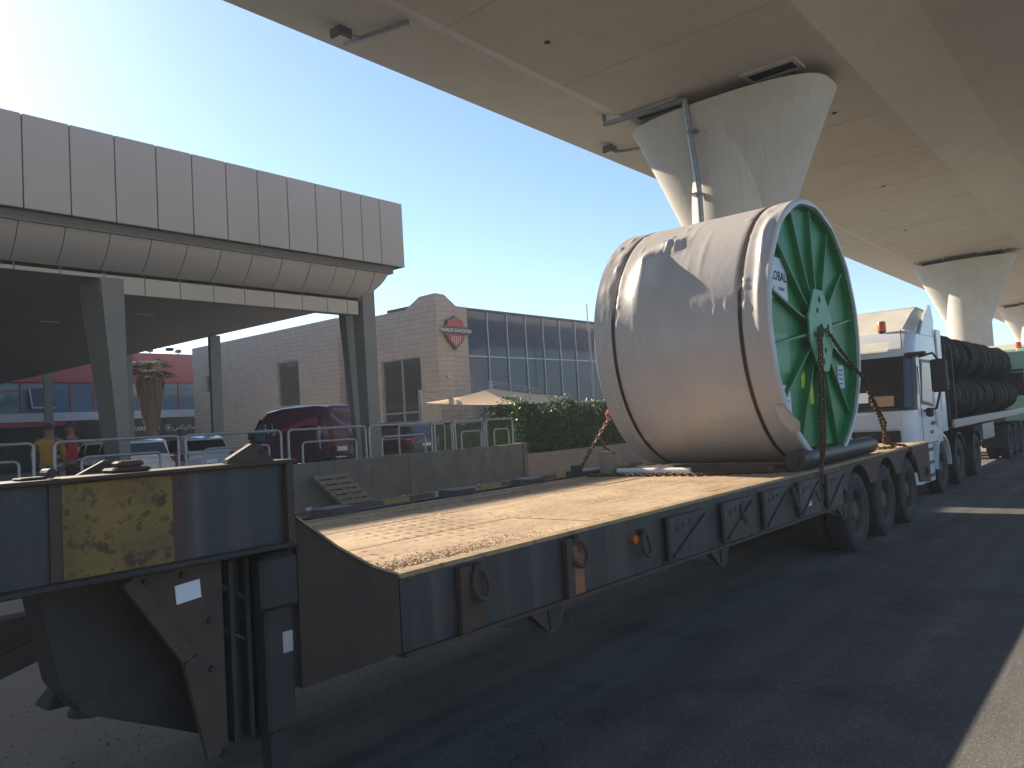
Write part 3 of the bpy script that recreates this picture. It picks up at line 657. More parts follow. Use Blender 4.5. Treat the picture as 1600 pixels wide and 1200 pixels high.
# vertical posts and rings
for x, m_ in ((3.02, brown_paint), (4.0, orange_paint)):
    build('side_post', MB().bbox(x, x+.075, YN-.045, YN-.001, side_z(x)+.002, DZ-.03, .006), brown_paint, tr)
    build('side_post', MB().bbox(x+.08, x+.20, YN-.03, YN-.001, side_z(x)+.002, DZ-.03, .006), m_, tr)
ringm = MB().tube([(.062*math.cos(a)*(1 if math.sin(a) < .2 else .9), -.0 + .02*math.sin(a), .085*math.sin(a)) for a in np.linspace(0, 2*math.pi, 19)[:-1]], .0155, 8, True)
ringme = mesh_of('lashing_ring', ringm, brown_paint, smooth=True)
lug = mesh_of('ring_lug', MB().bbox(-.04, .04, -.05, 0, -.02, .035, .008), dark_steel)
for i, (x, z) in enumerate(((3.17, 1.02), (4.12, 1.03), (4.97, .95), (6.71, .95), (8.02, .95), (8.75, .93))):
    r_ = inst('lashing_ring', ringme, tr, (x, YN-.055, z)); r_.rotation_euler = (0, R(random.uniform(-8, 8)), R(random.uniform(-18, 18)))
    inst('ring_lug', lug, tr, (x, YN-.002, z+.075))
for x, z in ((4.87, 1.0), (6.83, 1.0)):
    build('side_marker', MB().cyl((x, YN-.03, z), (x, YN-.001, z), .032, n=14), lamp_orange if x < 5 else lamp_red, tr)
build('reflector_disc', MB().cyl((8.93, YN-.02, .84), (8.93, YN-.001, .84), .025, n=14), paper, tr)
build('sticker', MB().box(8.35, 8.62, YN-.006, YN-.001, .80, .90), paper, tr)
# folded swing-out outriggers, triangular with three holes
for x in (5.34, 6.32, 7.22, 8.16, 9.06):
    s0 = side_z(x)
    o_ = build('outrigger', MB().prism([(x, s0+.03), (x+.06, s0+.03), (x+.62, 1.06), (x+.62, 1.09), (x, 1.09)], 'y', YN-.045, YN-.02), steel_paint, tr)
    build('hinge', MB().cyl((x-.012, YN-.035, s0+.02), (x-.012, YN-.035, 1.1), .022, n=10), dark_steel, o_)
    build('brace', MB().bar((x+.03, YN-.05, s0+.05), (x+.6, YN-.05, 1.05), .016, .03, (0, 1, 0)), steel_paint, o_)
    for k in range(3): build('lightening_hole', MB().cyl((x+.13+.1*k, YN-.048, 1.0+.012*k), (x+.13+.1*k, YN-.0452, 1.0+.012*k), .03-.004*k, n=14), joint_m, o_)
# deployed outriggers on the far side
for x, l_ in ((4.15, .32), (5.75, .3), (6.95, .3), (8.05, .5)): build('outrigger', MB().bbox(x, x+l_, YF+.016, YF+.30, .98, 1.235, .012), steel_paint, tr)
build('outer_rail', MB().bbox(2.62, 14.0, YF+.31, YF+.36, 1.02, 1.16, .008), steel_paint, tr)
# hanging feet
for x in (3.64, 6.1, 9.5):
    s0 = side_z(x)-.024
    f_ = build('hanging_bracket', MB().prism([(x, s0), (x+.38, s0), (x+.29, s0-.15), (x+.21, s0-.165), (x+.18, s0-.15)], 'y', YN-.0, YN+.03), brown_paint, tr)
    build('bracket_box', MB().prism([(x+.17, s0), (x+.31, s0), (x+.29, s0-.14), (x+.19, s0-.14)], 'y', YN-.012, YN-.001), dark_steel, f_)
    build('bracket_web', MB().prism([(x-.35, s0), (x+.17, s0), (x+.17, s0-.13)], 'y', YN+.04, YN+.1), dark_steel, f_)
# neck plate rising to the gooseneck
for y0, y1 in ((YN+.0, YN+.035), (YF-.035, YF)):
    build('neck_plate', MB().prism([(2.03, .775), (2.615, .775), (2.615, 1.165), (2.45, 1.235), (2.25, 1.36), (2.03, 1.53)], 'y', y0, y1), sooty_brown, tr)
build('neck_edge', MB().loft([[(x, YN-.01, z), (x, YN+.06, z), (x, YN+.06, z+.012), (x, YN-.01, z+.012)] for x, z in ((2.03, 1.53), (2.25, 1.36), (2.45, 1.235), (2.615, 1.165))]), yellow_edge, tr)
build('neck_floor', MB().loft([[(x, YN+.035, z), (x, YF-.035, z), (x, YF-.035, z+.02), (x, YN+.035, z+.02)] for x, z in ((2.03, 1.30), (2.07, 1.13))]), dark_steel, tr)
build('neck_bulkhead', MB().box(2.0, 2.03, YN+.03, YF-.03, .78, 1.42), dark_steel, tr)
# gooseneck
g = build('gooseneck', MB().box(-5.2, 2.02, YN+.02, YN+.20, 1.43, 1.776), steel_paint, tr)
build('top_flange', MB().bbox(-5.2, 2.04, YN-.02, YN+.24, 1.777, 1.795, .006), brown_paint, g)
build('far_beam', MB().box(-5.2, 2.02, YF-.25, YF-.05, 1.30, 1.62).box(1.85, 2.02, YN+.2, YF-.25, 1.32, 1.60), steel_paint, g)
build('bottom_flange', MB().bbox(-5.2, 2.04, YN-.02, YN+.24, 1.405, 1.43, .006), dark_steel, g)
build('end_stiffener', MB().box(1.985, 2.02, YN-.012, YN+.019, 1.432, 1.774), brown_paint, g)
build('yellow_panel', MB().box(1.075, 1.475, YN+.008, YN+.0195, 1.432, 1.772), yellow_paint, g)
for x0, x1 in ((1.035, 1.074), (1.476, 1.535)): build('rust_border', MB().box(x0, x1, YN+.01, YN+.0195, 1.432, 1.772), brown_paint, g)
for x0 in (1.72,):
    build('lifting_eye', MB().prism([(x0, 1.795), (x0+.005, 1.815), (x0+.12, 1.875), (x0+.16, 1.872), (x0+.19, 1.84), (x0+.225, 1.795)], 'y', YN+.02, YN+.05), brown_paint, g)
    build('eye_hole', MB().cyl((x0+.165, YN+.0185, 1.835), (x0+.165, YN+.0195, 1.835), .016, n=12), joint_m, g)
build('valve_block', MB().bbox(1.27, 1.42, YN+.05, YN+.16, 1.796, 1.815, .008).bbox(1.30, 1.40, YN+.07, YN+.14, 1.815, 1.84, .008), brown_paint, g)
build('wedge_plate', MB().prism([(1.2, 1.796), (1.30, 1.845), (1.32, 1.845), (1.30, 1.796)], 'y', YN+.2, YN+.22), brown_paint, g)
build('coupling_knob', MB().bbox(.96, 1.05, YN+.05, YN+.14, 1.796, 1.806, .004).cyl((1.06, YN+.05, 1.815), (1.06, YN+.12, 1.815), .018, n=12), brown_paint, g)
# structure below the gooseneck
build('gusset_plate', MB().prism([(1.32, 1.404), (1.72, 1.404), (1.72, .62), (1.64, .6), (1.58, .95), (1.34, 1.36)], 'y', YN+.10, YN+.13), brown_paint, tr)
build('gusset_edge', MB().bar((1.33, YN+.09, 1.38), (1.56, YN+.09, 1.02), .06, .03, (0, 1, 0)).bar((1.56, YN+.09, 1.02), (1.65, YN+.09, .60), .06, .03, (0, 1, 0)), brown_paint, tr)
build('paper_notice', MB().prism([(1.515, 1.32), (1.62, 1.33), (1.625, 1.255), (1.52, 1.245)], 'y', YN+.094, YN+.099), paper, tr)
build('coupler_box', MB().prism([(1.03, 1.404), (1.09, 1.345), (1.16, .98), (1.24, .86), (1.72, .62), (1.98, .62), (1.98, 1.404)], 'y', YN+.3, YN+.5), dark_steel, tr)
build('hanger_plate', MB().prism([(1.72, .55), (1.95, .58), (1.98, 1.404), (1.72, 1.404)], 'y', YN+.14, YN+.18), dark_steel, tr)
for k in range(3): build('stiffener', MB().box(1.745+.075*k, 1.765+.075*k, YN+.085, YN+.139, .62, 1.38), dark_steel, tr)
# landing legs (retracted)
for y in (YN+.02, YF-.20):
    lg = build('landing_leg', MB().bbox(1.87, 2.01, y, y+.15, .62, 1.39, .012), dark_steel, tr)
    build('inner_leg', MB().bbox(1.895, 1.985, y+.03, y+.12, .36, .62, .008), dark_steel, lg)
    build('foot', MB().loft([rrect(1.80, 2.08, y-.05, y+.2, .30, .03), rrect(1.82, 2.06, y-.03, y+.18, .335, .03), rrect(1.89, 1.99, y+.03, y+.12, .45, .02)]), dark_steel, lg)
    build('rating_plate', MB().box(1.95, 2.0, y-.004, y-.0005, .95, 1.04), alu, lg)
    build('gear_case', MB().bbox(1.84, 2.03, y-.03, y+.0, 1.15, 1.38, .02), dark_steel, lg)
# rusty beam, strut and pad seen under the gooseneck
build('tow_beam', MB().bbox(-5, 1.98, 5.1, 5.36, .70, .94, .05), brown_paint, tr)
build('stay', MB().bar((.9, 5.3, .48), (1.72, 5.05, .78), .09, .12), dark_steel, tr)
build('support_pad', MB().lathe([(.02, .46), (.08, .46), (.12, .32), (.135, .305), (.135, .285), (.02, .285)], (1.98, 5.15, 0), 'z', 24), dark_steel, tr, True)
build('pad_post', MB().cyl((1.98, 5.15, .34), (1.98, 5.15, .9), .075, n=14), dark_steel, tr)
# rear: fenders and tail
WX = (10.42, 11.75, 13.08); WR = .505
sk = MB()
for y0, y1 in ((YN-.0, YN+.03), (YF-.03, YF)):
    xs = [9.76]
    poly = [(9.76, DZ-.018), (9.76, .86)]
    for wx in WX:
        for k in range(9):
            a = R(150 - 15*k); poly.append((wx + .585*math.cos(a), .52 + .585*math.sin(a)))
    poly += [(13.72, .56), (14.44, .50), (14.44, DZ-.018)]
    build('wheel_skirt', MB().prism(poly, 'y', y0, y1), dark_steel if y0 > 4 else brown_paint, tr)
for wx in WX:
    for y0 in (YN+.03, YF-.66):
        pr = [[(wx + r_*math.cos(a), y, .52 + r_*math.sin(a)) for r_, y in ((.575, y0), (.59, y0), (.59, y0+.63), (.575, y0+.63))] for a in np.linspace(R(160), R(20), 13)]
        build('mudguard', MB().loft(pr), dark_steel, tr)
build('tail_beam', MB().bbox(14.3, 14.44, YN+.03, YF-.03, .78, 1.1, .01), brown_paint, tr)
build('tail_ring', MB().tube([(14.12+.05*math.cos(a), YN-.02, .70+.065*math.sin(a)) for a in np.linspace(0, 6.283, 17)[:-1]], .014, 8, True), dark_steel, tr, True)
for y in (YN+.35, YF-.35): build('tail_lamp', MB().cyl((14.44, y, .9), (14.47, y, .9), .06, n=16), lamp_red, tr)
# wheels
def tyre_mb(r=.505, w=.26):
    p = [(r*.60, 0), (r*.70, -.012), (r*.86, -.008), (r*.955, .012), (r*.985, .03), (r, .055), (r-.012, w*.32), (r, w*.36), (r, w*.48), (r-.012, w*.5), (r, w*.52), (r, w*.64), (r-.012, w*.68), (r, w-.055), (r*.985, w-.03), (r*.955, w-.012), (r*.86, w+.008), (r*.70, w+.012), (r*.60, w)]
    return MB().lathe(p, (0, 0, 0), 'y', 72, lug={4: .012, 5: .016, 13: .016, 14: .012})
def rim_mb(r=.505, w=.26):
    mb = MB().lathe([(r*.62, -.002), (r*.585, .004), (r*.55, .03), (r*.53, .10), (r*.42, .13), (r*.26, .12), (r*.25, .05), (r*.2, .03), (.001, .03)], (0, 0, 0), 'y', 36)
    for k in range(10):
        a = 2*math.pi*k/10; c = (r*.33*math.cos(a), .115, r*.33*math.sin(a)); mb.cyl((c[0], .09, c[2]), (c[0], .13, c[2]), .016, n=6)
    return mb
TY = mesh_of('tyre', tyre_mb(), rubber, smooth=True); RM = mesh_of('rim', rim_mb(), rim_m, smooth=True)
for wx in WX:
    for y, flip in ((YN+.035, 0), (YN+.36, 0), (YF-.62+.0, 0), (YF-.295, 0)):
        t_ = inst('tyre', TY, tr, (wx, y, WR)); t_.rotation_euler = (0, random.uniform(0, 6), 0)
        r_ = link('rim', RM, t_, (0, 0, 0)); WORLD[r_.name] = (wx, y, WR)
    build('axle', MB().cyl((wx, YN+.1, WR), (wx, YF-.1, WR), .075, n=14), dark_steel, tr)
# sand clods on the deck (nobody could count them)
cl = MB()
def clod(x, y, z, s):
    vs = [Vector((random.gauss(0, 1), random.gauss(0, 1), random.gauss(0, .7))).normalized()*s*random.uniform(.7, 1.2) for _ in range(3)]
    o = Vector((x, y, z))
    pts = [o + Vector((s, 0, 0)), o + Vector((0, s*.8, .1*s)), o + Vector((-s*.9, -.2*s, 0)), o + Vector((.1*s, -s, 0)), o + Vector((random.uniform(-.3, .3)*s, random.uniform(-.3, .3)*s, s*.75))]
    cl.add(pts, [(0, 1, 4), (1, 2, 4), (2, 3, 4), (3, 0, 4)])
for _ in range(2200):
    x = 2.5 + abs(random.gauss(0, .7)); y = 3.13 + abs(random.gauss(0, .13)); clod(x, y, DZ+.001, random.uniform(.002, .010))
for _ in range(2600):
    x = random.uniform(3.4, 8.0); y = 5.35 - abs(random.gauss(0, .12)); clod(x, y, DZ+.001, random.uniform(.002, .009))
for _ in range(500):
    clod(random.uniform(2.6, 8.4), random.uniform(3.15, 5.3), DZ+.001, random.uniform(.003, .009))
tag(build('sand_clods', cl, clod_m, tr), kind='stuff')

gv = MB(); cl = gv
for _ in range(3200):
    clod(random.uniform(-1.5, 9), 4.3 + abs(random.gauss(0, 1.2)), .001, random.uniform(.003, .012) * (2.2 if random.random() < .03 else 1))
for _ in range(500): clod(random.uniform(1, 15), random.gauss(3.6, .8), .001, random.uniform(.003, .008))
tag(build('road_gravel', gv, mat('road_grit', (.20, .17, .135), (.10, .09, .075), rough=.95, scale=20)), 'loose grit and sand crumbs scattered on the road under the trailer', 'gravel', kind='stuff')
for y_, z_, r_ in ((3.14, 1.30, .016), (3.17, 1.22, .013), (3.15, 1.12, .014)):
    build('air_hose', MB().tube([(1.70, y_, z_), (1.76, y_-.03, z_-.05), (1.82, y_-.04, z_-.09), (1.9, y_-.01, z_-.06), (1.99, y_, z_+.03), (2.06, y_+.04, z_+.02)], r_, 8), plastic_blk, tr, True)
for x_, z_ in ((1.62, .75), (1.66, .95), (1.66, 1.15), (1.4, 1.36), (1.55, 1.36)): build('bolt', MB().cyl((x_, YN+.085, z_), (x_, YN+.10, z_), .014, n=6), dark_steel, tr)
# ------------------------------------------------------------------ cable reel
RX, RZ, RR = 9.65, 2.80, 1.615
RY0, RY1 = 3.10, 5.32
reel = empty('cable_reel', (RX, 4.2, DZ), 'huge cable reel wrapped in white film with green spoked steel flange', 'cable reel')
NA, NY = 360, 150
def bulge(a, y):
    """radial displacement of the film; a measured from -X upwards (deg)"""
    d = 0.
    d += .12*math.exp(-(((a-35)/6.5)**2 + ((y-4.62)/.12)**2))
    d += .06*math.exp(-(((a-46)/4.5)**2 + ((y-4.42)/.16)**2))
    d += .075*math.exp(-(((a-26)/13)**2 + ((y-4.68)/.16)**2))
    d += .06*math.exp(-(((a-42)/10)**2 + ((y-3.2)/.06)**2))
    d += .03*math.exp(-(((a-8)/20)**2 + ((y-3.2)/.05)**2))
    for (a0, y0, sa, sy, h) in WR_: d += h*math.exp(-(((a-a0)/sa)**2 + ((y-y0)/sy)**2))
    return d
WR_ = []
for k in range(46):
    near = random.random() < .5
    WR_.append((random.uniform(-60, 140), random.uniform(3.14, 3.32) if near else random.uniform(5.12, 5.28), random.uniform(1.2, 6), random.uniform(.02, .06), random.uniform(-.012, .022)))
for k in range(60):
    y_ = 3.5 + 1.45*random.random(); WR_.append((7 + 4.5*math.sin(2.1*y_ + .6) - random.uniform(0, 4), y_, random.uniform(1.2, 3), random.uniform(.012, .022), random.uniform(-.006, .009)))
for k in range(40):
    ys_ = random.choice((3.36, 3.49, 4.99, 5.12)); WR_.append((random.uniform(-55, 120), ys_, random.uniform(.8, 2.2), random.uniform(.02, .05), random.uniform(.004, .012)))
for k in range(14):
    WR_.append((random.uniform(-50, 80), random.uniform(3.5, 5.0), random.uniform(8, 26), random.uniform(.015, .04), random.uniform(-.004, .005)))
for k in range(16):
    WR_.append((random.gauss(44, 6), random.gauss(4.5, .16), random.uniform(1.5, 4), random.uniform(.012, .03), random.uniform(.008, .02)))
def surf(a, y, off=0.):
    t = R(a)
    r = RR - .02 + .015*max(0, 1-abs(y-RY0)/.12) + .012*max(0, 1-abs(y-RY1)/.16)
    for ys in (3.42, 5.05): r -= .012*math.exp(-((y-ys)/.035)**2)
    r += bulge(a, y) if -70 < a < 150 else 0
    if -60 < a < 150:
        sm = (a - (7 + 4.5*math.sin(2.1*y + .6)))/.8; r += .007/(1 + math.exp(-max(-30, min(30, sm))))
    r += off
    return (RX - r*math.cos(t), y, RZ + r*math.sin(t))
yy = [RY0] + list(np.linspace(RY0+.015, RY1-.015, NY-1)) + [RY1]
aa = np.linspace(-180, 180, NA+1)
rings = [[surf(a, y) for y in yy] for a in aa]; rings[-1] = rings[0]
build('film_wrap', MB().loft(rings, cap=False, closed=False), film, reel, True)
# film folded over the rim onto the faces
def ragged(k): return .085 + .012*math.sin(k*.55) + .02*(random.random()-.5) + (.10 if 190 < k*1.5 % 360 < 0 else 0)
rings = []
for k in range(240):
    a = -180 + 1.5*k; t = R(a); ra = .07 + .008*math.sin(k*.4)
    o0 = surf(a, RY0); rr_ = math.hypot(o0[0]-RX, o0[2]-RZ)
    rings.append([(RX - r_*math.cos(t), y, RZ + r_*math.sin(t)) for r_, y in ((rr_, RY0), (rr_-.012, RY0-.02), (rr_-ra*.55, RY0-.03), (rr_-ra, RY0-.022), (rr_-ra, RY0+.05))])
rings.append(rings[0])
build('film_rim', MB().loft(rings, cap=False, closed=False), film_edge, reel, True)
rings = []
for k in range(120):
    t = R(3*k)
    rings.append([(RX - r_*math.cos(t), y, RZ + r_*math.sin(t)) for r_, y in ((RR-.01, RY1), (RR-.05, RY1+.03), (RR-.3, RY1+.03), (.1, RY1+.02))])
rings.append(rings[0])
build('far_face_film', MB().loft(rings, cap=False, closed=False), film_edge, reel, True)
# torn film flap low on the near rim
fl = [surf(a, y, .012) for a, y in ((-33, 3.10), (-33, 3.2), (-40, 3.2), (-47, 3.12), (-47, 3.03), (-42, 2.99), (-38, 3.03))]
flap = MB().add(fl, [tuple(range(len(fl)))]).add([(p[0]-.012, p[1], p[2]-.006) for p in fl], [tuple(range(len(fl)))])
build('torn_film', flap, film_edge, reel)
for ys in (3.42, 5.05):
    rings = [[surf(a, ys-.02, .004), surf(a, ys+.02, .004), surf(a, ys+.02, .009), surf(a, ys-.02, .009)] for a in np.linspace(-180, 180, 181)]
    build('strap', MB().loft(rings, cap=False), strap_m, reel)
# green flange
DY = RY0 + .10
disc = MB().lathe([(.001, DY), (RR-.10, DY), (RR-.085, DY-.09), (RR-.06, DY-.09), (RR-.06, DY+.05), (.001, DY+.05)], (RX, 0, RZ), 'y', 96)
fd = build('flange_disc', disc, green_m, reel, True)
for k in range(14):
    a = 2*math.pi*(k+.35)/14
    c, s = math.cos(a), math.sin(a); n_ = Vector((-s, 0, c))*.013
    p = lambda r, y: Vector((RX + r*c, y, RZ + r*s))
    q0 = [p(.30, DY), p(.30, DY-.105), p(.6, DY-.085), p(1.0, DY-.07), p(RR-.09, DY-.06), p(RR-.09, DY)]
    build('rib', MB().loft([[v - n_ for v in q0], [v + n_ for v in q0]]), green_m, reel)
oct_ = [(.17, .50), (-.17, .50), (-.42, .16), (-.42, -.16), (-.17, -.50), (.17, -.50), (.42, -.16), (.42, .16)]
hubp = build('hub_plate', MB().prism([(RX+x, RZ+z) for x, z in oct_], 'y', DY-.13, DY-.108), green_hub, reel)
for x, z, r_ in ((0, 0, .085), (.0, .38, .04), (0, -.38, .04), (.26, .06, .035), (-.26, -.06, .035), (.1, -.24, .035), (-.1, .24, .035)):
    build('hub_hole', MB().cyl((RX+x, DY-.133, RZ+z), (RX+x, DY-.1305, RZ+z), r_, n=20), joint_m, hubp)
lab = build('label_sheet', MB().box(8.30, 8.93, DY-.008, DY-.003, 3.12, 3.60), paper, reel)
build('label_lettering', text_mb('GLOBAL', .15, (8.63, DY-.010, 3.38), (1, 0, 0), (0, 0, 1), .001, bold=.003), ink, lab)
build('label_small_print', text_mb('CABLES', .055, (8.74, DY-.010, 3.24), (1, 0, 0), (0, 0, 1), .001), ink, lab)
build('label_swirl', MB().tube([(8.47+.05*math.cos(a), DY-.010, 3.25+.03*math.sin(a)) for a in np.linspace(2.6, 6.6, 12)], .005, 5), ink, lab)
for x0, x1, z0, z1 in ((8.52, 8.78, 1.82, 2.14), (10.55, 10.8, 2.1, 2.4)):
    l2 = build('label_sheet', MB().box(x0, x1, DY-.008, DY-.003, z0, z1), paper, reel)
    for k in range(4): build('label_line', MB().box(x0+.04, x1-.05-.02*(k % 2), DY-.0105, DY-.0085, z1-.07-.06*k, z1-.055-.06*k), ink, l2)
build('data_plate', MB().box(8.42, 8.86, DY-.006, DY-.002, 2.28, 2.72), green_hub, reel)
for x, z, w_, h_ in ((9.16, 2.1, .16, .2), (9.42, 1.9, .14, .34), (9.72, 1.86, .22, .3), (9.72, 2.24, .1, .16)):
    build('painted_sun_patch', MB().prism([(x, z), (x+w_, z+.02), (x+w_*.8, z+h_), (x+.01, z+h_*.75)], 'y', DY-.008, DY-.003), lime, reel)  # lime plates paint in the sun shining through the flange openings

# chocks and tubes round the reel
ch = tag(build('rubber_roll', MB().cyl((8.62, 3.14, DZ+.125), (11.75, 3.2, DZ+.125), .12, n=20).cyl((8.60, 3.14, DZ+.125), (8.62, 3.14, DZ+.125), .05, n=12), plastic_blk, smooth=True), 'long black roll lying along the trailer edge beneath the green flange', 'roll')
tag(build('steel_bar', MB().bbox(8.42, 8.56, 3.35, 5.35, DZ+.006, DZ+.10, .02), brown_paint), 'dark steel bar laid across the deck against the foot of the reel', 'bar')
tag(build('plastic_pipe', MB().cyl((8.36, 4.3, DZ+.05), (8.36, 5.3, DZ+.05), .035, n=14), paper, smooth=True), 'pale pipe lying on the deck in front of the steel bar', 'pipe')
ck = empty('timber_chock', (8.4, 5.45, DZ), 'pale timber chock block standing by the far foot of the reel', 'chock')
build('block', MB().prism([(8.30, DZ+.01), (8.42, DZ+.01), (8.36, DZ+.30), (8.24, DZ+.30)], 'y', 5.36, 5.52), wood, ck)
build('wedge', MB().prism([(8.43, DZ+.01), (8.75, DZ+.01), (8.43, DZ+.14)], 'y', 5.38, 5.5), wood, ck)
# chains
def chain(pts, label, L_=.075, r=.0095, w=.026):
    pts = [Vector(p) for p in pts]; mb = MB(); d = []; tot = 0
    for a, b in zip(pts[:-1], pts[1:]): d.append((tot, a, b)); tot += (b-a).length
    n = int(tot/(L_*.72)); k = 0
    for i in range(n):
        s = tot*(i+.5)/n
        for t0, a, b in d:
            ln = (b-a).length
            if t0 <= s <= t0+ln + 1e-6: c = a + (b-a)*((s-t0)/ln); u = (b-a).normalized(); break
        v = u.cross(Vector((.3, .2, 1))).normalized(); w_ = u.cross(v)
        if i % 2: v, w_ = w_, v
        pp = []
        for q in range(12):
            a_ = 2*math.pi*q/12; cx_ = math.cos(a_); sx_ = math.sin(a_)
            pp.append(c + u*((L_/2-w*.5)*(1 if cx_ > 0 else -1)*(abs(cx_) > .01) + w*.5*cx_) + v*(w*.62*sx_))
        mb.tube(pp, r, 6, True)
    o = empty('lashing_chain', tuple(pts[-1]), label, 'chain', 'rusty lashing chains holding the reel')
    build('links', mb, chain_m, o, True)
    return o
c1 = chain([(RX-.16, DY-.15, RZ+.02), (9.33, 3.03, 2.2), (9.05, 2.975, 1.5), (8.92, 2.955, 1.19), (8.9, 2.96, 1.02)], 'rusty chain hanging from the hub to the near trailer edge')
c1b = chain([(RX-.13, DY-.16, RZ-.02), (9.36, 3.01, 2.15), (9.09, 2.95, 1.52), (8.95, 2.94, 1.3)], 'second strand of rusty chain doubled beside the hub chain')
c2 = chain([(RX+.12, DY-.15, RZ+.02), (10.2, 3.02, 2.55), (10.9, 2.98, 2.22), (11.7, 3.04, 1.72), (12.35, 3.14, 1.40), (12.75, 3.12, 1.185), (12.5, 3.3, 1.185)], 'rusty chain slanting from the hub past the white cab to the deck')
c2b = chain([(11.3, 3.0, 1.98), (12.0, 3.03, 1.58), (12.5, 3.2, 1.26), (13.0, 3.04, 1.195), (13.1, 2.965, 1.13), (13.1, 2.96, .92)], 'short strand of rusty chain draped over the deck edge before the cab')
c3 = chain([(8.95, 5.44, 2.2), (8.5, 5.5, 1.85), (8.2, 5.58, 1.5), (7.95, 5.64, 1.2)], 'rusty chain running from behind the reel to the far trailer edge')
c4 = chain([(7.98, 5.5, DZ+.02), (8.12, 5.2, DZ+.02), (8.05, 4.9, DZ+.02), (8.2, 4.5, DZ+.02), (8.15, 4.1, DZ+.02), (8.35, 3.8, DZ+.02), (8.5, 3.4, DZ+.02), (8.86, 3.03, DZ+.025)], 'rusty chain lying loose across the sandy deck in front of the reel')
tn = empty('chain_tensioner', (8.1, 5.6, 1.2), 'dark lever tensioner hooked on the chain at the far trailer edge', 'tensioner')
build('lever', MB().tube([(8.32, 5.52, 1.62), (8.42, 5.5, 1.5), (8.62, 5.5, 1.42)], .018, 8), chain_m, tn)
build('body', MB().bbox(7.86, 8.02, 5.6, 5.68, 1.1, 1.32, .01), dark_steel, tn)
build('hook', MB().tube([(8.5, 5.5, 1.86), (8.47, 5.5, 1.93), (8.52, 5.5, 1.98), (8.56, 5.5, 1.92)], .016, 8), orange_paint, tn)

# ------------------------------------------------------------------ white tractor
TX, TY0, TY1 = 15.25, 3.35, 5.85
tk = empty('white_lorry', (16.8, 4.6, 0), 'white lorry tractor with roof deflector and orange beacon behind the trailer', 'lorry')
def cab_ring(z, off=0.):
    if z < 1.7: f0 = TX + .05*abs(z-1.0)*0
    else: f0 = TX + (z-1.7)*.26
    if z > 2.7: f0 = TX + .26 + (z-2.7)*.75
    f0 -= off
    return rrect(f0, 17.75+off, TY0-off+.03*max(0, z-2.2), TY1+off-.03*max(0, z-2.2), z, .24, 6)
zs_ = [1.02, 1.3, 1.7, 1.95, 2.2, 2.45, 2.7, 2.85, 3.0, 3.12]
build('cab_shell', MB().loft([cab_ring(z) for z in zs_] + [[(16.6 + (p[0]-16.6)*.9, 4.6+(p[1]-4.6)*.93, 3.2) for p in cab_ring(3.12)]]), white_paint, tk, True)
def front_patch(z0, z1, off, ycut, nz=6):
    rings = []
    for z in np.linspace(z0, z1, nz):
        r_ = cab_ring(z, off); fr = [p for p in r_ if p[0] < TX + (z-1.7)*.26*(z > 1.7) + ycut]
        rings.append(fr)
    return MB().loft(rings, cap=False, closed=False)
build('windscreen', front_patch(1.76, 2.66, .012, .10), glass_dark, tk, True)
build('pillar_cover', front_patch(1.74, 2.70, .008, .245), plastic_blk, tk, True)
build('screen_surround', front_patch(1.70, 1.755, .014, .245, 2), plastic_blk, tk, True)
scr = lambda z: TX + (z-1.7)*.26 - .013
def on_screen(y0, y1, z0, z1): return MB().add([(scr(z0)-d, y0, z0) if 0 else (scr(z)-d, y, z) for d in (0, .003) for y, z in ((y0, z0), (y1, z0), (y1, z1), (y0, z1))], [(0, 1, 2, 3), (4, 5, 6, 7), (0, 1, 5, 4), (1, 2, 6, 5), (2, 3, 7, 6), (3, 0, 4, 7)])
build('dashboard_card', on_screen(4.12, 4.46, 1.87, 2.06), paper, tk)
for y0, y1, z1 in ((3.68, 4.08, 1.98), (4.5, 4.85, 2.0), (4.9, 5.4, 1.95)): build('dashboard_item', on_screen(y0, y1, 1.79, z1), clod_m, tk)
build('wiper', MB().bar((TX-.005, 3.9, 1.78), (TX+.03, 4.6, 1.86), .02, .02).bar((TX-.005, 4.8, 1.78), (TX+.03, 5.45, 1.86), .02, .02), plastic_blk, tk)
build('bonnet_panel', MB().bbox(TX-.02, TX+.03, 3.62, 5.58, 1.36, 1.66, .012), white_paint, tk)
gr = build('grille', MB().bbox(TX-.035, TX+.03, 3.6, 5.6, 1.03, 1.34, .012), plastic_blk, tk)
for k in range(3): build('grille_bar', MB().box(TX-.05, TX-.036, 3.66, 5.54, 1.09+.085*k, 1.115+.085*k), plastic_blk, gr)
ey, ez = 4.6, 1.19
build('emblem_ring', MB().tube([(TX-.06, ey+.16*math.cos(a), ez+.16*math.sin(a)) for a in np.linspace(0, 6.2832, 25)[:-1]], .012, 8, True), chrome, gr, True)
star = MB()
for k in range(3):
    a = R(90+120*k); star.add([(TX-.058, ey, ez), (TX-.062, ey+.03*math.cos(a+1.05), ez+.03*math.sin(a+1.05)), (TX-.06, ey+.155*math.cos(a), ez+.155*math.sin(a)), (TX-.062, ey+.03*math.cos(a-1.05), ez+.03*math.sin(a-1.05)), (TX-.075, ey, ez)], [(0, 1, 2), (0, 2, 3), (4, 1, 2), (4, 2, 3)])
build('emblem_star', star, chrome, gr)
build('panel_knob', MB().cyl((TX-.04, 4.9, 1.52), (TX-.02, 4.9, 1.52), .03, n=12), chrome, tk)
build('bumper', MB().loft([rrect(TX-.1, TX+.8, TY0-.02, TY1+.02, z, .2, 6) for z in (.36, .42, .98, 1.02)]), white_paint, tk, True)
build('bumper_step', MB().box(TX-.12, TX-.09, 3.9, 5.3, .42, .5), plastic_blk, tk)
for y in (3.48, 5.42):
    build('headlamp', MB().bbox(TX-.125, TX-.09, y, y+.3, .62, .86, .02), lamp_clear, tk)
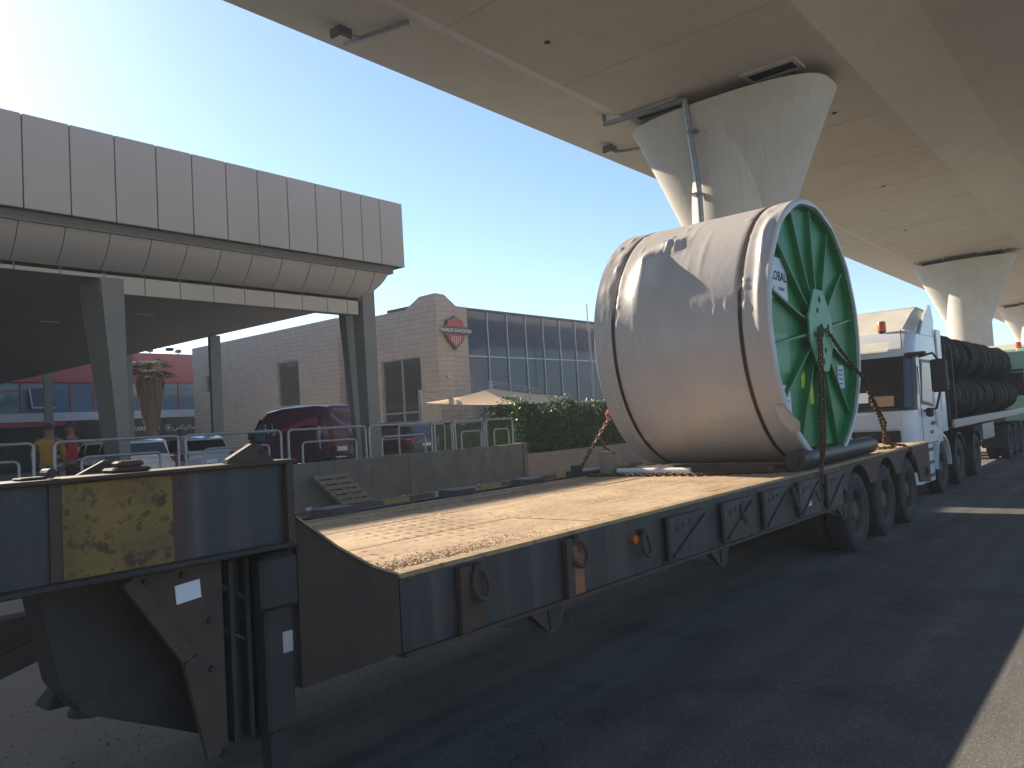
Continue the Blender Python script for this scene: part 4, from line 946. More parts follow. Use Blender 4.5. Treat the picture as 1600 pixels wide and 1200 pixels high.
build('side_lamp', MB().box(15.7, 15.82, TY0-.035, TY0-.015, .72, .88), lamp_red, tk)
# door, steps, handles
build('door_seam', MB().box(15.78, 15.80, TY0-.006, TY0+.01, 1.05, 2.5).box(16.95, 16.97, TY0-.006, TY0+.01, 1.35, 2.6).box(15.8, 16.95, TY0-.006, TY0+.01, 1.04, 1.06), plastic_blk, tk)
build('side_window', MB().prism([(15.9, 1.86), (16.75, 1.78), (16.78, 2.58), (16.1, 2.58)], 'y', TY0-.012, TY0+.04), glass_teal, tk)
build('window_rubber', MB().prism([(15.82, 1.80), (16.83, 1.72), (16.86, 2.64), (16.04, 2.64)], 'y', TY0-.006, TY0+.035), plastic_blk, tk)
build('door_handle', MB().bbox(16.55, 16.78, TY0-.03, TY0-.005, 1.38, 1.45, .01), plastic_blk, tk)
build('side_trim', MB().bbox(17.1, 17.5, TY0-.012, TY0-.001, 1.3, 1.62, .004), white_paint, tk)
build('model_badge', MB().box(16.4, 16.5, TY0-.01, TY0-.002, 1.22, 1.28).box(16.53, 16.62, TY0-.01, TY0-.002, 1.22, 1.28), plastic_blk, tk)
ste = build('entry_steps', MB().loft([rrect(15.9, 16.55, TY0-.0, TY0+.5, z, .05, 3) for z in (.34, 1.02)]), white_paint, tk)
for z in (.42, .66, .9): build('tread', MB().box(15.98, 16.48, TY0-.012, TY0+.05, z, z+.06), plastic_blk, ste)
# wheel arch and mudguard
wa = [[(17.32 + r_*math.cos(a), y, .52 + r_*math.sin(a)) for r_, y in ((.60, TY0-.03), (.65, TY0-.03), (.65, TY0+.4), (.60, TY0+.4))] for a in np.linspace(R(180), R(0), 15)]
build('wheel_arch', MB().loft(wa), white_paint, tk)
# roof deflector
dfl = MB(); prof = [(15.95, 3.17), (16.2, 3.26), (16.6, 3.44), (17.0, 3.62), (17.4, 3.76), (17.55, 3.79)]
rings = []
for i, (x, z) in enumerate(prof):
    h = z
    rings.append([(x, TY0+.12, 3.16), (x, TY0+.12, max(3.165, h-.12)), (x, TY0+.3, h), (x, TY1-.3, h), (x, TY1-.12, max(3.165, h-.12)), (x, TY1-.12, 3.16)])
build('roof_deflector', dfl.loft(rings), cream_paint, tk)
build('deflector_wing', MB().prism([(16.5, 3.14), (17.72, 3.10), (17.78, 3.5), (17.62, 3.80), (17.45, 3.78), (17.0, 3.55)], 'y', TY0+.06, TY0+.1), white_paint, tk)
build('deflector_wing', MB().prism([(16.5, 3.14), (17.72, 3.10), (17.78, 3.5), (17.62, 3.80), (17.45, 3.78), (17.0, 3.55)], 'y', TY1-.1, TY1-.06), white_paint, tk)
build('sun_visor', MB().loft([[(15.42, y, 2.80), (15.62, y, 2.98), (15.64, y, 3.0), (15.44, y, 2.83)] for y in (3.75, 5.5)]), cream_paint, tk)
build('beacon_base', MB().cyl((15.95, 3.95, 3.1), (15.95, 3.95, 3.23), .07, n=16), plastic_blk, tk)
build('beacon', MB().lathe([(.001, 3.42), (.06, 3.42), (.075, 3.40), (.08, 3.23), (.001, 3.23)], (15.95, 3.95, 0), 'z', 20), lamp_orange, tk, True)
build('antenna', MB().cyl((15.62, 3.55, 2.78), (15.62, 3.55, 3.2), .009, n=6).cyl((15.62, 3.55, 2.74), (15.62, 3.55, 2.8), .025, n=8), plastic_blk, tk)
mr = build('mirror', MB().bbox(16.1, 16.2, TY0-.42, TY0-.14, 2.0, 2.62, .03), plastic_blk, tk)
build('mirror_arm', MB().tube([(16.0, TY0+.02, 2.68), (16.1, TY0-.2, 2.74), (16.15, TY0-.28, 2.6)], .022, 8), plastic_blk, mr, True)
build('mirror_arm', MB().tube([(16.0, TY0+.02, 1.66), (16.08, TY0-.2, 1.7), (16.15, TY0-.28, 2.05)], .022, 8), plastic_blk, mr, True)
build('kerb_mirror', MB().bbox(15.95, 16.1, TY0-.16, TY0-.03, 1.55, 1.72, .03), plastic_blk, mr)
build('top_mirror', MB().bbox(15.5, 15.66, TY0-.2, TY0+.15, 2.68, 2.76, .02), plastic_blk, mr)
mr2 = build('mirror', MB().bbox(16.1, 16.2, TY1+.14, TY1+.42, 2.0, 2.62, .03), plastic_blk, tk)
for y in (TY0+.02, TY1-.06): build('side_deflector', MB().bbox(17.76, 18.15, y, y+.04, 1.2, 3.3, .01), white_paint, tk)
build('chassis', MB().box(15.5, 22.2, 4.0, 4.25, .6, .95).box(15.5, 22.2, 4.95, 5.2, .6, .95), dark_steel, tk)
TW = .50
for wx, dual in ((17.32, 0), (19.1, 0), (21.2, 1)):
    ys_ = [TY0+.02, TY1-.30] + ([TY0+.36, TY1-.64] if dual else [])
    for y in ys_:
        t_ = inst('tyre', TY, tk, (wx, y, WR)); t_.rotation_euler = (0, random.uniform(0, 6), 0)
        r_ = link('rim', RM, t_, (0, 0, 0)); WORLD[r_.name] = (wx, y, WR)
for wx in (19.1, 21.2):
    wa = [[(wx + r_*math.cos(a), y, .52 + r_*math.sin(a)) for r_, y in ((.58, TY0), (.61, TY0), (.61, TY0+.6), (.58, TY0+.6))] for a in np.linspace(R(165), R(15), 13)]
    build('mudguard', MB().loft(wa), plastic_blk, tk)

# flatbed semitrailer with coils
fb = empty('flatbed_trailer', (24, 4.6, 0), 'dark flatbed semitrailer coupled behind the white cab under black coils', 'trailer')
build('bed', MB().bbox(18.3, 31.5, 3.32, 5.88, 1.28, 1.40, .01), dark_steel, fb)
build('side_rail', MB().bbox(18.3, 31.5, 3.27, 3.33, 1.24, 1.42, .01), galv, fb)
build('headboard', MB().bbox(18.25, 18.33, 3.34, 5.86, 1.40, 3.1, .01), dark_steel, fb)
build('stake', MB().box(18.6, 18.68, 3.28, 3.34, 1.42, 2.9), dark_steel, fb)
build('frame_rail', MB().box(19, 31, 4.0, 4.2, .85, 1.28).box(19, 31, 5.0, 5.2, .85, 1.28), dark_steel, fb)
build('toolbox', MB().bbox(22.6, 24.2, 3.4, 3.95, .75, 1.2, .03), galv, fb)
build('mudflap', MB().box(26.0, 26.03, 3.4, 4.0, .35, 1.0), plastic_blk, fb)
for wx in (26.8, 28.1, 29.4):
    for y in (3.38, 3.7, 5.26, 5.55):
        t_ = inst('tyre', TY, fb, (wx, y, WR)); r_ = link('rim', RM, t_, (0, 0, 0)); WORLD[r_.name] = (wx, y, WR)
def coil_mesh():
    mb = MB(); prof = []
    n = 5
    for k in range(n*4+1):
        t = k/(n*4); prof.append((.455 + .028*abs(math.sin(math.pi*n*t)) + .012*math.sin(9*t), -.40 + .80*t))
    inner = [(.24, .40), (.24, -.40)]
    prof = prof + inner + [prof[0]]
    mb.lathe(prof, (0, 0, 0), 'x', 48)
    ph = [random.uniform(0, 6) for _ in range(4)]; out = []
    for x, y, z in mb.v:
        a = math.atan2(z, y); k = 1 + .035*math.sin(3*a + ph[0]) + .02*math.sin(7*a + ph[1] + 6*x) + .015*math.sin(13*a + ph[2] - 9*x)
        out.append((x*(1 + .06*math.sin(2*a + ph[3])), y*k, z*k))
    mb.v = out
    return mb
CMS = [mesh_of('hose_coil', coil_mesh(), hose_m, smooth=True) for _ in range(5)]
bandm = mesh_of('tie_band', MB().lathe([(.47, -.02), (.495, -.02), (.495, .02), (.47, .02)], (0, 0, 0), 'x', 36), plastic_blk)
for row, z in enumerate((1.88, 2.82)):
    for k in range(12):
        for j, y in enumerate((3.84, 5.34)):
            if row == 1 and k > 10: continue
            x = 18.85 + .88*k + .1*row
            o = inst('hose_coil', CMS[(k*3+row+j) % 5], None, (x, y + random.uniform(-.03, .03), z + random.uniform(-.01, .015)))
            o.rotation_euler = (random.uniform(0, 6), R(random.uniform(-3, 3)), R(random.uniform(-4, 4))); o.scale = (1, 1, 1.0)
            where = 'by the cab headboard' if k == 0 else 'at the tail of the load' if k == (10 if row else 11) else 'amid the row'
            tag(o, 'black hose coil %s, %s tier, %s side of flatbed' % (where, 'upper' if row else 'lower', 'road' if j == 0 else 'kerb'), 'coil', 'black coils loaded on the flatbed')
            b_ = link('tie_band', bandm, o, (0, 0, 0))
# green lorry further back
gl = empty('green_lorry', (36, 4.6, 0), 'pale green lorry cab with orange roof beacon queued behind the coil load', 'lorry')
build('cab_shell', MB().loft([rrect(33+.1*max(0, z-1.6), 35.3, 3.35, 5.85, z, .22, 5) for z in (.9, 1.6, 2.6, 3.1, 3.4)] + [rrect(33.5, 35.2, 3.5, 5.7, 3.5, .2, 5)]), greencab, gl, True)
build('windscreen', MB().box(33.02, 33.06, 3.6, 5.6, 1.75, 2.62), glass_dark, gl)
build('side_window', MB().box(33.5, 34.4, 3.33, 3.345, 1.8, 2.6), glass_dark, gl)
build('visor', MB().box(32.98, 33.2, 3.6, 5.6, 2.68, 2.76), plastic_blk, gl)
build('roof_fairing', MB().prism([(33.6, 3.5), (35.2, 3.5), (35.2, 3.75), (34.6, 3.75)], 'y', 3.6, 5.6), cream_paint, gl)
build('beacon', MB().lathe([(.001, 3.78), (.09, 3.76), (.1, 3.5), (.001, 3.5)], (33.8, 3.75, 0), 'z', 16), lamp_orange, gl, True)
build('bumper', MB().bbox(32.9, 33.5, 3.33, 5.87, .35, .9, .05), plastic_blk, gl)
build('cargo_body', MB().bbox(35.6, 43, 3.32, 5.88, 1.2, 2.4, .03), greencab, gl)
for wx in (34, 37.5, 41):
    for y in (3.37, 5.55):
        t_ = inst('tyre', TY, gl, (wx, y, WR)); r_ = link('rim', RM, t_, (0, 0, 0)); WORLD[r_.name] = (wx, y, WR)

# ------------------------------------------------------------------ parked vehicles (local: x forward, y left)
CT = mesh_of('tyre', MB().lathe([(.20, -.1), (.30, -.105), (.335, -.08), (.345, -.04), (.345, .04), (.335, .08), (.30, .105), (.20, .1)], (0, 0, 0), 'y', 32), rubber, smooth=True)
def crim():
    mb = MB().lathe([(.21, .1), (.2, .06), (.06, .07), (.001, .075)], (0, 0, 0), 'y', 24).lathe([(.21, -.1), (.2, -.06), (.06, -.07), (.001, -.075)], (0, 0, 0), 'y', 24)
    for k in range(5):
        a = 2*math.pi*k/5; mb.bar((.04*math.cos(a), .085, .04*math.sin(a)), (.2*math.cos(a), .085, .2*math.sin(a)), .05, .02, (0, 1, 0)).bar((.04*math.cos(a), -.085, .04*math.sin(a)), (.2*math.cos(a), -.085, .2*math.sin(a)), .05, .02, (0, 1, 0))
    return mb
CR = mesh_of('rim', crim(), alu, smooth=True)
def car_ring(x, w, z0, z1, rb=.12, rt=.12, n=3, tumble=0.):
    pts = []
    for cy, cz, a in ((w-rt-tumble, z1-rt, 0), (-(w-rt-tumble), z1-rt, 90), (-(w-rb), z0+rb, 180), (w-rb, z0+rb, 270)):
        rr = rt if cz > (z0+z1)/2 else rb
        for k in range(n+1):
            t = R(a + 90*k/n); pts.append((x, cy + rr*math.cos(t), cz + rr*math.sin(t)))
    return pts
def suv(label, paint, loc, rot, L=4.8, W=.95, Htop=1.66, kind='suv', group='vehicles parked on the lot', rack=True):
    root = empty('parked_car', (0, 0, 0), label, 'car', group)
    h = L/2
    sec = [(-h, W*.86, .52, .98), (-h+.12, W*.97, .40, 1.10), (-h+.6, W, .34, 1.12), (0, W, .32, 1.10), (h-1.2, W, .34, 1.08), (h-.5, W*.96, .36, 1.02), (h-.12, W*.86, .40, .90), (h, W*.74, .48, .78)]
    build('body', MB().loft([car_ring(x, w, a, b) for x, w, a, b in sec]), paint, root, True)
    gsec = [(-h+.10, W*.80, 1.0, 1.12, .03), (-h+.32, W*.90, 1.0, Htop-.12, .10), (-h+.75, W*.93, 1.0, Htop, .16), (-.2, W*.93, 1.0, Htop, .16), (h-2.2, W*.92, 1.0, Htop-.06, .15), (h-1.35, W*.86, 1.0, 1.13, .03)]
    build('cabin', MB().loft([car_ring(x, w, a, b, .03, .05, 2, t) for x, w, a, b, t in gsec]), paint, root, True)
    for s in (-1, 1):
        for x0, x1, c0, c1 in ((-h+.5, -h+1.15, 0, .06), (-h+1.22, -.25, 0, 0), (-.17, h-2.2, 0, 0)):
            y0 = s*(W*.93+.004); y1 = s*(W*.93-.13)
            q = [(x0+.04, y0-.0*s, 1.14), (x1+.06, y0, 1.14), (x1-.05 if x1 > 0 else x1, y1+.015*s, Htop-.14), (x0+.08, y1+.015*s, Htop-.14)]
            build('side_window', MB().add(q, [(0, 1, 2, 3)]).add([(p[0], p[1]-s*.02, p[2]) for p in q], [(0, 1, 2, 3)]), glass_dark, root)
        build('tail_lamp', MB().bbox(-h+.0, -h+.38, min(s*(W*.74), s*(W+.008)), max(s*(W*.74), s*(W+.008)), .86, 1.04, .03), lamp_red, root)
        build('headlamp', MB().bbox(h-.42, h-.06, min(s*W*.55, s*W*.93), max(s*W*.55, s*W*.93), .70, .86, .03), lamp_clear, root)
        build('mirror', MB().bbox(h-1.75, h-1.55, min(s*W, s*(W+.2)), max(s*W, s*(W+.2)), 1.08, 1.24, .03), paint, root)
        if rack: build('roof_rail', MB().bar((-h+.8, s*(W*.70), Htop+.02), (h-2.5, s*(W*.70), Htop+.01), .03, .04), alu, root)
        build('door_handle', MB().box(-.9, -.72, min(s*W, s*(W+.02)), max(s*W, s*(W+.02)), .98, 1.01), chrome, root)
    q = [(-h+.10, -.72*W, 1.14), (-h+.10, .72*W, 1.14), (-h+.29, .66*W, Htop-.18), (-h+.29, -.66*W, Htop-.18)]
    build('rear_window', MB().add(q, [(0, 1, 2, 3)]).add([(p[0]-.02, p[1], p[2]+.01) for p in q], [(0, 1, 2, 3)]), glass_dark, root)
    q = [(h-1.33, -.8*W, 1.15), (h-1.33, .8*W, 1.15), (h-2.13, .7*W, Htop-.11), (h-2.13, -.7*W, Htop-.11)]
    build('windscreen', MB().add(q, [(0, 1, 2, 3)]).add([(p[0]+.015, p[1], p[2]+.015) for p in q], [(0, 1, 2, 3)]), glass_dark, root)
    build('number_plate', MB().box(-h-.012, -h+.01, -.26, .26, .72, .84), paper, root)
    build('rear_bumper', MB().bbox(-h-.03, -h+.3, -W*.92, W*.92, .38, .56, .05), plastic_blk, root)
    for x in (-h+.95, h-.95):
        for s in (-1, 1):
            t_ = inst('tyre', CT, root, (x, s*(W-.11), .345)); link('rim', CR, t_)
    root.location = loc; root.rotation_euler = (0, 0, rot)
    return root
suv('white SUV with roof rails parked beside the big tapered column', car_white, (10.5, 25.4, .45), R(92))
suv('silver-blue SUV parked between the white SUV and the purple van', car_blue, (13.0, 26.2, .45), R(90), 4.7, .93, 1.64)
suv('white hatchback parked behind the two standing people', car_white, (5.6, 24.4, .45), R(75), 4.2, .88, 1.5, rack=False)
suv('dark SUV parked just past the right canopy column', car_dark, (21.6, 25.2, .45), R(97), 4.6, .92, 1.72)
suv('white car parked far back by the red shop portal', car_white, (18.5, 48, .45), R(20), 4.5, .9, 1.5, rack=False)
# van
vn = empty('panel_van', (0, 0, 0), 'purple high-roof panel van with magenta swoosh and white lettering', 'van', 'vehicles parked on the lot')
h = 2.75; W = 1.0
vs_ = [(-h, W*.90, .55, 2.30, .10), (-h+.10, W*.98, .42, 2.46, .13), (-h+.8, W, .38, 2.55, .16), (0, W, .38, 2.55, .16), (.95, W, .38, 2.46, .16), (1.35, W*.99, .38, 2.20, .15), (1.85, W*.98, .38, 1.62, .10), (2.1, W*.97, .38, 1.30, .03), (2.55, W*.90, .40, 1.08, .0), (h, W*.74, .48, .85, .0)]
build('body', MB().loft([car_ring(x, w, a, b, .12, .14, 4, t) for x, w, a, b, t in vs_]), purple, vn, True)
for s in (-1, 1):
    yo = s*(W+.002)
    def side(poly, nm, m_, d=.006, par=vn, inset=0.):
        return build(nm, MB().prism(poly, 'y', min(yo-s*inset, yo-s*inset+s*d), max(yo-s*inset, yo-s*inset+s*d)), m_, par)
    wq = [(.98, s*(W+.004), 1.32), (1.86, s*(W-.015), 1.32), (1.62, s*(W-.055), 1.66), (1.42, s*(W-.09), 1.92), (.98, s*(W-.06), 1.96)]
    build('side_window', MB().loft([wq, [(x_, y_ - s*.06, z_) for x_, y_, z_ in wq]]), glass_teal, vn)
    side([(-2.35, 1.95), (-2.25, 2.1), (-1.6, 2.02), (.45, 1.55), (.45, 1.45), (-1.7, 1.82), (-2.3, 1.72)], 'swoosh', magenta)
    side([(-2.42, .9), (-2.36, .9), (-2.36, 1.75), (-2.42, 1.75)], 'reflective_strip', paper, .008)
    side([(-2.46, .95), (-2.34, .95), (-2.34, 1.35), (-2.46, 1.35)], 'hazard_strip', lamp_red, .004)
    if s > 0:
        build('lettering', text_mb('\uFE94\uFEA3\uFE8D\uFEAD', .46, (.55, W+.012, 1.72), (-1, 0, 0), (0, 0, 1), .003, bold=.006), paper, vn)
    build('mirror', MB().bbox(1.55, 1.7, min(s*W, s*(W+.24)), max(s*W, s*(W+.24)), 1.35, 1.68, .04), plastic_blk, vn)
    build('tail_lamp', MB().bbox(-h-.012, -h+.05, min(s*.72, s*.88), max(s*.72, s*.88), .95, 1.45, .02), lamp_red, vn)
    build('headlamp', MB().bbox(2.4, 2.68, min(s*.55, s*.86), max(s*.55, s*.86), .82, 1.02, .03), lamp_clear, vn)
build('door_seam', MB().box(-h-.006, -h+.02, -.008, .008, .6, 2.25), plastic_blk, vn)
build('rear_bumper', MB().bbox(-h-.08, -h+.2, -.94, .94, .42, .62, .04), plastic_blk, vn)
for y_ in (-.7, .2): build('bumper_trim', MB().box(-h-.086, -h-.081, y_, y_+.5, .55, .58), chrome, vn)
build('number_plate', MB().box(-h-.02, -h+.01, .1, .55, .78, .95), paper, vn)
build('handle_recess', MB().bbox(-h-.015, -h+.01, -.35, -.15, 1.22, 1.3, .01), plastic_blk, vn)
build('lettering', text_mb('\uFE94\uFEA3\uFE8D\uFEAD', .30, (-h-.012, -.42, 1.82), (0, -1, 0), (0, 0, 1), .003, bold=.004), paper, vn)
build('lettering', text_mb('Raha', .20, (-h-.012, -.42, 1.56), (0, -1, 0), (0, 0, 1), .003), paper, vn)
build('windscreen', MB().add([(1.42, -.82, 2.14), (1.42, .82, 2.14), (2.06, .88, 1.36), (2.06, -.88, 1.36), (1.45, -.82, 2.17), (1.45, .82, 2.17), (2.09, .88, 1.39), (2.09, -.88, 1.39)], [(0, 1, 2, 3), (4, 5, 6, 7)]), glass_dark, vn)
build('roof_unit', MB().bbox(-.1, 1.0, -.4, .4, 2.50, 2.64, .05), car_white, vn)
for x in (-1.75, 1.85):
    for s in (-1, 1):
        t_ = inst('tyre', CT, vn, (x, s*(W-.12), .345)); link('rim', CR, t_)
vn.scale = (1.1, 1, 1); vn.location = (18.25, 26.35, .45); vn.rotation_euler = (0, 0, R(90))
# motorbike
mt = empty('motorcycle', (7.6, 20.2, .6), 'dark motorcycle with shiny engine parked under the canopy behind the person in red', 'motorcycle')
for x in (7.0, 8.35):
    build('wheel', MB().lathe([(.21, -.05), (.29, -.05), (.31, 0), (.29, .05), (.21, .05)], (x, 20.2, .91), 'y', 28), rubber, mt, True)
build('frame', MB().tube([(7.0, 20.2, .95), (7.2, 20.2, 1.45), (7.7, 20.2, 1.35), (8.35, 20.2, .95)], .035, 8), plastic_blk, mt)
build('tank', MB().bbox(7.3, 7.75, 20.07, 20.33, 1.33, 1.58, .08), car_dark, mt, True)
build('seat', MB().bbox(7.75, 8.4, 20.1, 20.3, 1.34, 1.47, .05), plastic_blk, mt, True)
build('engine', MB().bbox(7.4, 7.85, 20.05, 20.35, .9, 1.28, .06).cyl((7.5, 20.02, 1.1), (7.5, 20.38, 1.1), .12, n=16), chrome, mt)
build('handlebar', MB().tube([(7.38, 19.85, 1.72), (7.2, 20.0, 1.66), (7.2, 20.4, 1.66), (7.38, 20.55, 1.72)], .016, 8), chrome, mt)
build('headlamp', MB().cyl((6.98, 20.2, 1.5), (7.14, 20.2, 1.5), .1, n=18), lamp_clear, mt)
build('exhaust', MB().cyl((7.6, 20.02, .85), (8.5, 20.0, .95), .045, n=12), chrome, mt)

# ------------------------------------------------------------------ people
def skin_mesh(name, nodes, edges, m, sub=2):
    me = bpy.data.meshes.new(name); me.from_pydata([n[0] for n in nodes], edges, [])
    ob = bpy.data.objects.new(name, me); COL.objects.link(ob)
    md = ob.modifiers.new('skin', 'SKIN'); md.use_smooth_shade = True
    for i, n in enumerate(nodes):
        sv = me.skin_vertices[0].data[i]; sv.radius = n[1] if isinstance(n[1], tuple) else (n[1], n[1]); sv.use_root = (i == 0)
    s = ob.modifiers.new('sub', 'SUBSURF'); s.levels = sub; s.render_levels = sub
    dg = bpy.context.evaluated_depsgraph_get(); dg.update()
    out = bpy.data.meshes.new_from_object(ob.evaluated_get(dg)); out.name = name
    bpy.data.objects.remove(ob)
    out.materials.clear(); out.materials.append(m)
    for p in out.polygons: p.use_smooth = True
    return out
def person(loc, rot, label, shirt, trousers, arms, hs=1.0):
    root = empty('person', (0, 0, 0), label, 'person')
    # body (skin): x = facing direction, y = left
    N_ = [((0, 0, .95), (.10, .13)), ((0, 0, 1.12), (.095, .125)), ((.01, 0, 1.30), (.11, .15)), ((0, 0, 1.43), (.085, .12)), ((0, 0, 1.50), .052), ((.012, 0, 1.56), .055), ((.02, 0, 1.63), (.095, .078)), ((.015, 0, 1.70), (.085, .072))]
    E_ = [(i, i+1) for i in range(7)]
    for s in (1, -1):
        b = len(N_)
        N_ += [((0, s*.17, 1.42), .058), (arms[0] and (arms[0][0], s*arms[0][1], arms[0][2]), .044), ((arms[1][0], s*arms[1][1], arms[1][2]), .034), ((arms[2][0], s*arms[2][1], arms[2][2]), .03)]
        E_ += [(3, b), (b, b+1), (b+1, b+2), (b+2, b+3)]
        b = len(N_)
        N_ += [((0, s*.09, .86), .085), ((.02, s*.10, .50), .058), ((-.01, s*.105, .09), .042), ((.13, s*.12, .035), .034)]
        E_ += [(0, b), (b, b+1), (b+1, b+2), (b+2, b+3)]
    body = link('body', skin_mesh('body', N_, E_, skin_m), root)
    # shirt
    N2 = [((0, 0, .93), (.125, .155)), ((0, 0, 1.12), (.12, .15)), ((.01, 0, 1.30), (.132, .172)), ((0, 0, 1.42), (.10, .145)), ((0, 0, 1.47), (.062, .066))]
    E2 = [(i, i+1) for i in range(4)]
    for s in (1, -1):
        b = len(N2); A = Vector((arms[0][0], s*arms[0][1], arms[0][2])); F = Vector((arms[1][0], s*arms[1][1], arms[1][2]))
        N2 += [((0, s*.175, 1.415), .072), (tuple(A), .06), (tuple(A.lerp(F, .55)), .052)]
        E2 += [(3, b), (b, b+1), (b+1, b+2)]
    link('shirt', skin_mesh('shirt', N2, E2, shirt), root)
    N3 = [((0, 0, .98), (.122, .15)), ((0, 0, .90), (.125, .15))]; E3 = [(0, 1)]
    for s in (1, -1):
        b = len(N3); N3 += [((0, s*.095, .82), .098), ((.02, s*.102, .50), .075), ((-.01, s*.108, .10), .062)]; E3 += [(1, b), (b, b+1), (b+1, b+2)]
    link('trousers', skin_mesh('trousers', N3, E3, trousers), root)
    hair = MB(); rings = []
    for k in range(9):
        t = R(-12 + 102*k/8); rings.append([(.008 + .106*math.cos(t)*math.cos(a) - .012, .088*math.cos(t)*math.sin(a), 1.665 + .115*math.sin(t)) for a in np.linspace(0, 2*math.pi, 20, endpoint=False)])
    build('hair', hair.loft(rings), hair_m, root, True)
    for s in (1, -1):
        build('ear', MB().bbox(-.01, .03, min(s*.078, s*.096), max(s*.078, s*.096), 1.61, 1.665, .006), skin_m, root, True)
        sh = MB().loft([rrect(-.08, .19, s*.12-.045, s*.12+.045, z, .04, 3) for z in (0, .06)] + [rrect(-.08, .08, s*.115-.045, s*.115+.045, .11, .04, 3)])
        build('shoe', sh, plastic_blk, root, True)
        hp = Vector((arms[2][0], s*arms[2][1], arms[2][2]))
        hm = MB().bbox(hp.x-.015, hp.x+.055, hp.y-.03, hp.y+.03, hp.z-.06, hp.z+.02, .012)
        for k in range(4): hm.tube([hp + Vector((.01, -.024+.016*k, -.055)), hp + Vector((.025, -.024+.016*k, -.09)), hp + Vector((.045, -.024+.016*k, -.105 + .006*abs(k-1.5)))], [.009, .0085, .007], 6)
        hm.tube([hp + Vector((.03, s*.028, -.01)), hp + Vector((.06, s*.03, -.035)), hp + Vector((.07, s*.02, -.06))], [.010, .009, .007], 6)
        build('hand', hm, skin_m, root, True)
    build('face', MB().bbox(.095, .122, -.012, .012, 1.60, 1.645, .006).box(.098, .104, -.05, -.02, 1.645, 1.655).box(.098, .104, .02, .05, 1.645, 1.655).box(.098, .106, -.022, .022, 1.575, 1.585), skin_m, root)
    root.location = loc; root.rotation_euler = (0, 0, rot); root.scale = (hs, hs, hs)
    return root
person((5.72, 16.6, .6), R(70), 'person in a mustard shirt and dark trousers standing behind the hoops', cloth_mustard, cloth_navy, ((.06, .25, 1.18), (.2, .22, 1.02), (.28, .14, 1.06)), 1.03)
person((6.32, 17.1, .6), R(150), 'person in a red top and black trousers standing side-on behind the hoops', cloth_red, cloth_blk, ((.02, .22, 1.16), (.08, .22, .93), (.12, .2, .86)), 1.05)

# ------------------------------------------------------------------ planting
def leaves(name, m, parent, pts, size, up=.3, asp=.45):
    mb = MB()
    for p in pts:
        s = size*random.uniform(.6, 1.3); d = Vector((random.gauss(0, 1), random.gauss(0, 1), random.gauss(up, .7))).normalized()
        q = d.cross(Vector((random.random()-.5, random.random()-.5, random.random()-.5))).normalized()*s*asp
        c = Vector(p); a = c + d*s*.5 ; b = c - d*s*.5
        mb.add([b, c + q*.5, a, c - q*.5], [(0, 1, 2, 3)])
    o = build(name, mb, m, parent); o['kind'] = 'stuff'
    return o
hg = empty('clipped_hedge', (22.5, 16.6, .6), 'dense dark green hedge with bright shoots above the planter wall', 'hedge')
pts = []; ypts = []
def hedge_top(x): return 2.28 + .16*math.sin(x*2.3) + .09*math.sin(x*5.1+1) + .06*math.sin(x*11)
for _ in range(17000):
    x = random.uniform(19.4, 27.2); y = random.uniform(15.8, 17.6); zt = hedge_top(x) - .25*max(0, abs(y-16.7)-.6)
    if random.random() < .55:
        if random.random() < .6: y = 15.82 + abs(random.gauss(0, .09)) + .06*math.sin(x*4)
        z = random.uniform(.85, zt) if random.random() < .7 else zt - abs(random.gauss(0, .06))
    else: z = zt - abs(random.gauss(0, .10))
    pts.append((x, y, z))
leaves('foliage', leaf_m, hg, pts, .13)
for _ in range(900):
    x = random.choice((19.7, 20.0, 21.4, 22.4, 22.9, 24.1, 25.0, 25.6)) + random.gauss(0, .22); y = random.uniform(15.9, 17); ypts.append((x, y, hedge_top(x) + random.uniform(-.1, .28)))
for _ in range(260): ypts.append((19.55 + random.gauss(0, .18), 15.9 + random.random()*.3, random.uniform(1.3, 2.55)))
leaves('young_shoots', leaf_y, hg, ypts, .12, .8)
hc = MB(); rings = []
for x in np.linspace(19.5, 27.1, 20):
    zt = hedge_top(x) - .22; rings.append([(x, 16.05, .6), (x, 17.4, .6), (x, 17.35, zt-.15), (x, 17.1, zt), (x, 16.3, zt), (x, 16.08, zt-.15)])
build('dense_core', hc.loft(rings), leaf_m, hg)
for k in range(26): x = 19.6 + .29*k; build('stem', MB().tube([(x, 15.95, .55), (x+random.uniform(-.1, .1), 15.98, .95), (x+random.uniform(-.2, .2), 16.1, 1.5)], .016, 6), bark, hg)
h2 = empty('low_hedge', (25, 24.6, .6), 'low flat-topped dark hedge row below the cream shade sail', 'hedge')
pts = [(random.uniform(21.9, 34), random.uniform(24.0, 25.2), 2.0 + .05*math.sin(x_)*0 + (random.gauss(0, .05) if random.random() < .5 else -random.uniform(0, 1.3))) for x_ in range(5200)]
leaves('foliage', leaf_m, h2, pts, .16)
build('dense_core', MB().box(22, 33.9, 24.15, 25.1, .6, 1.9), leaf_m, h2)
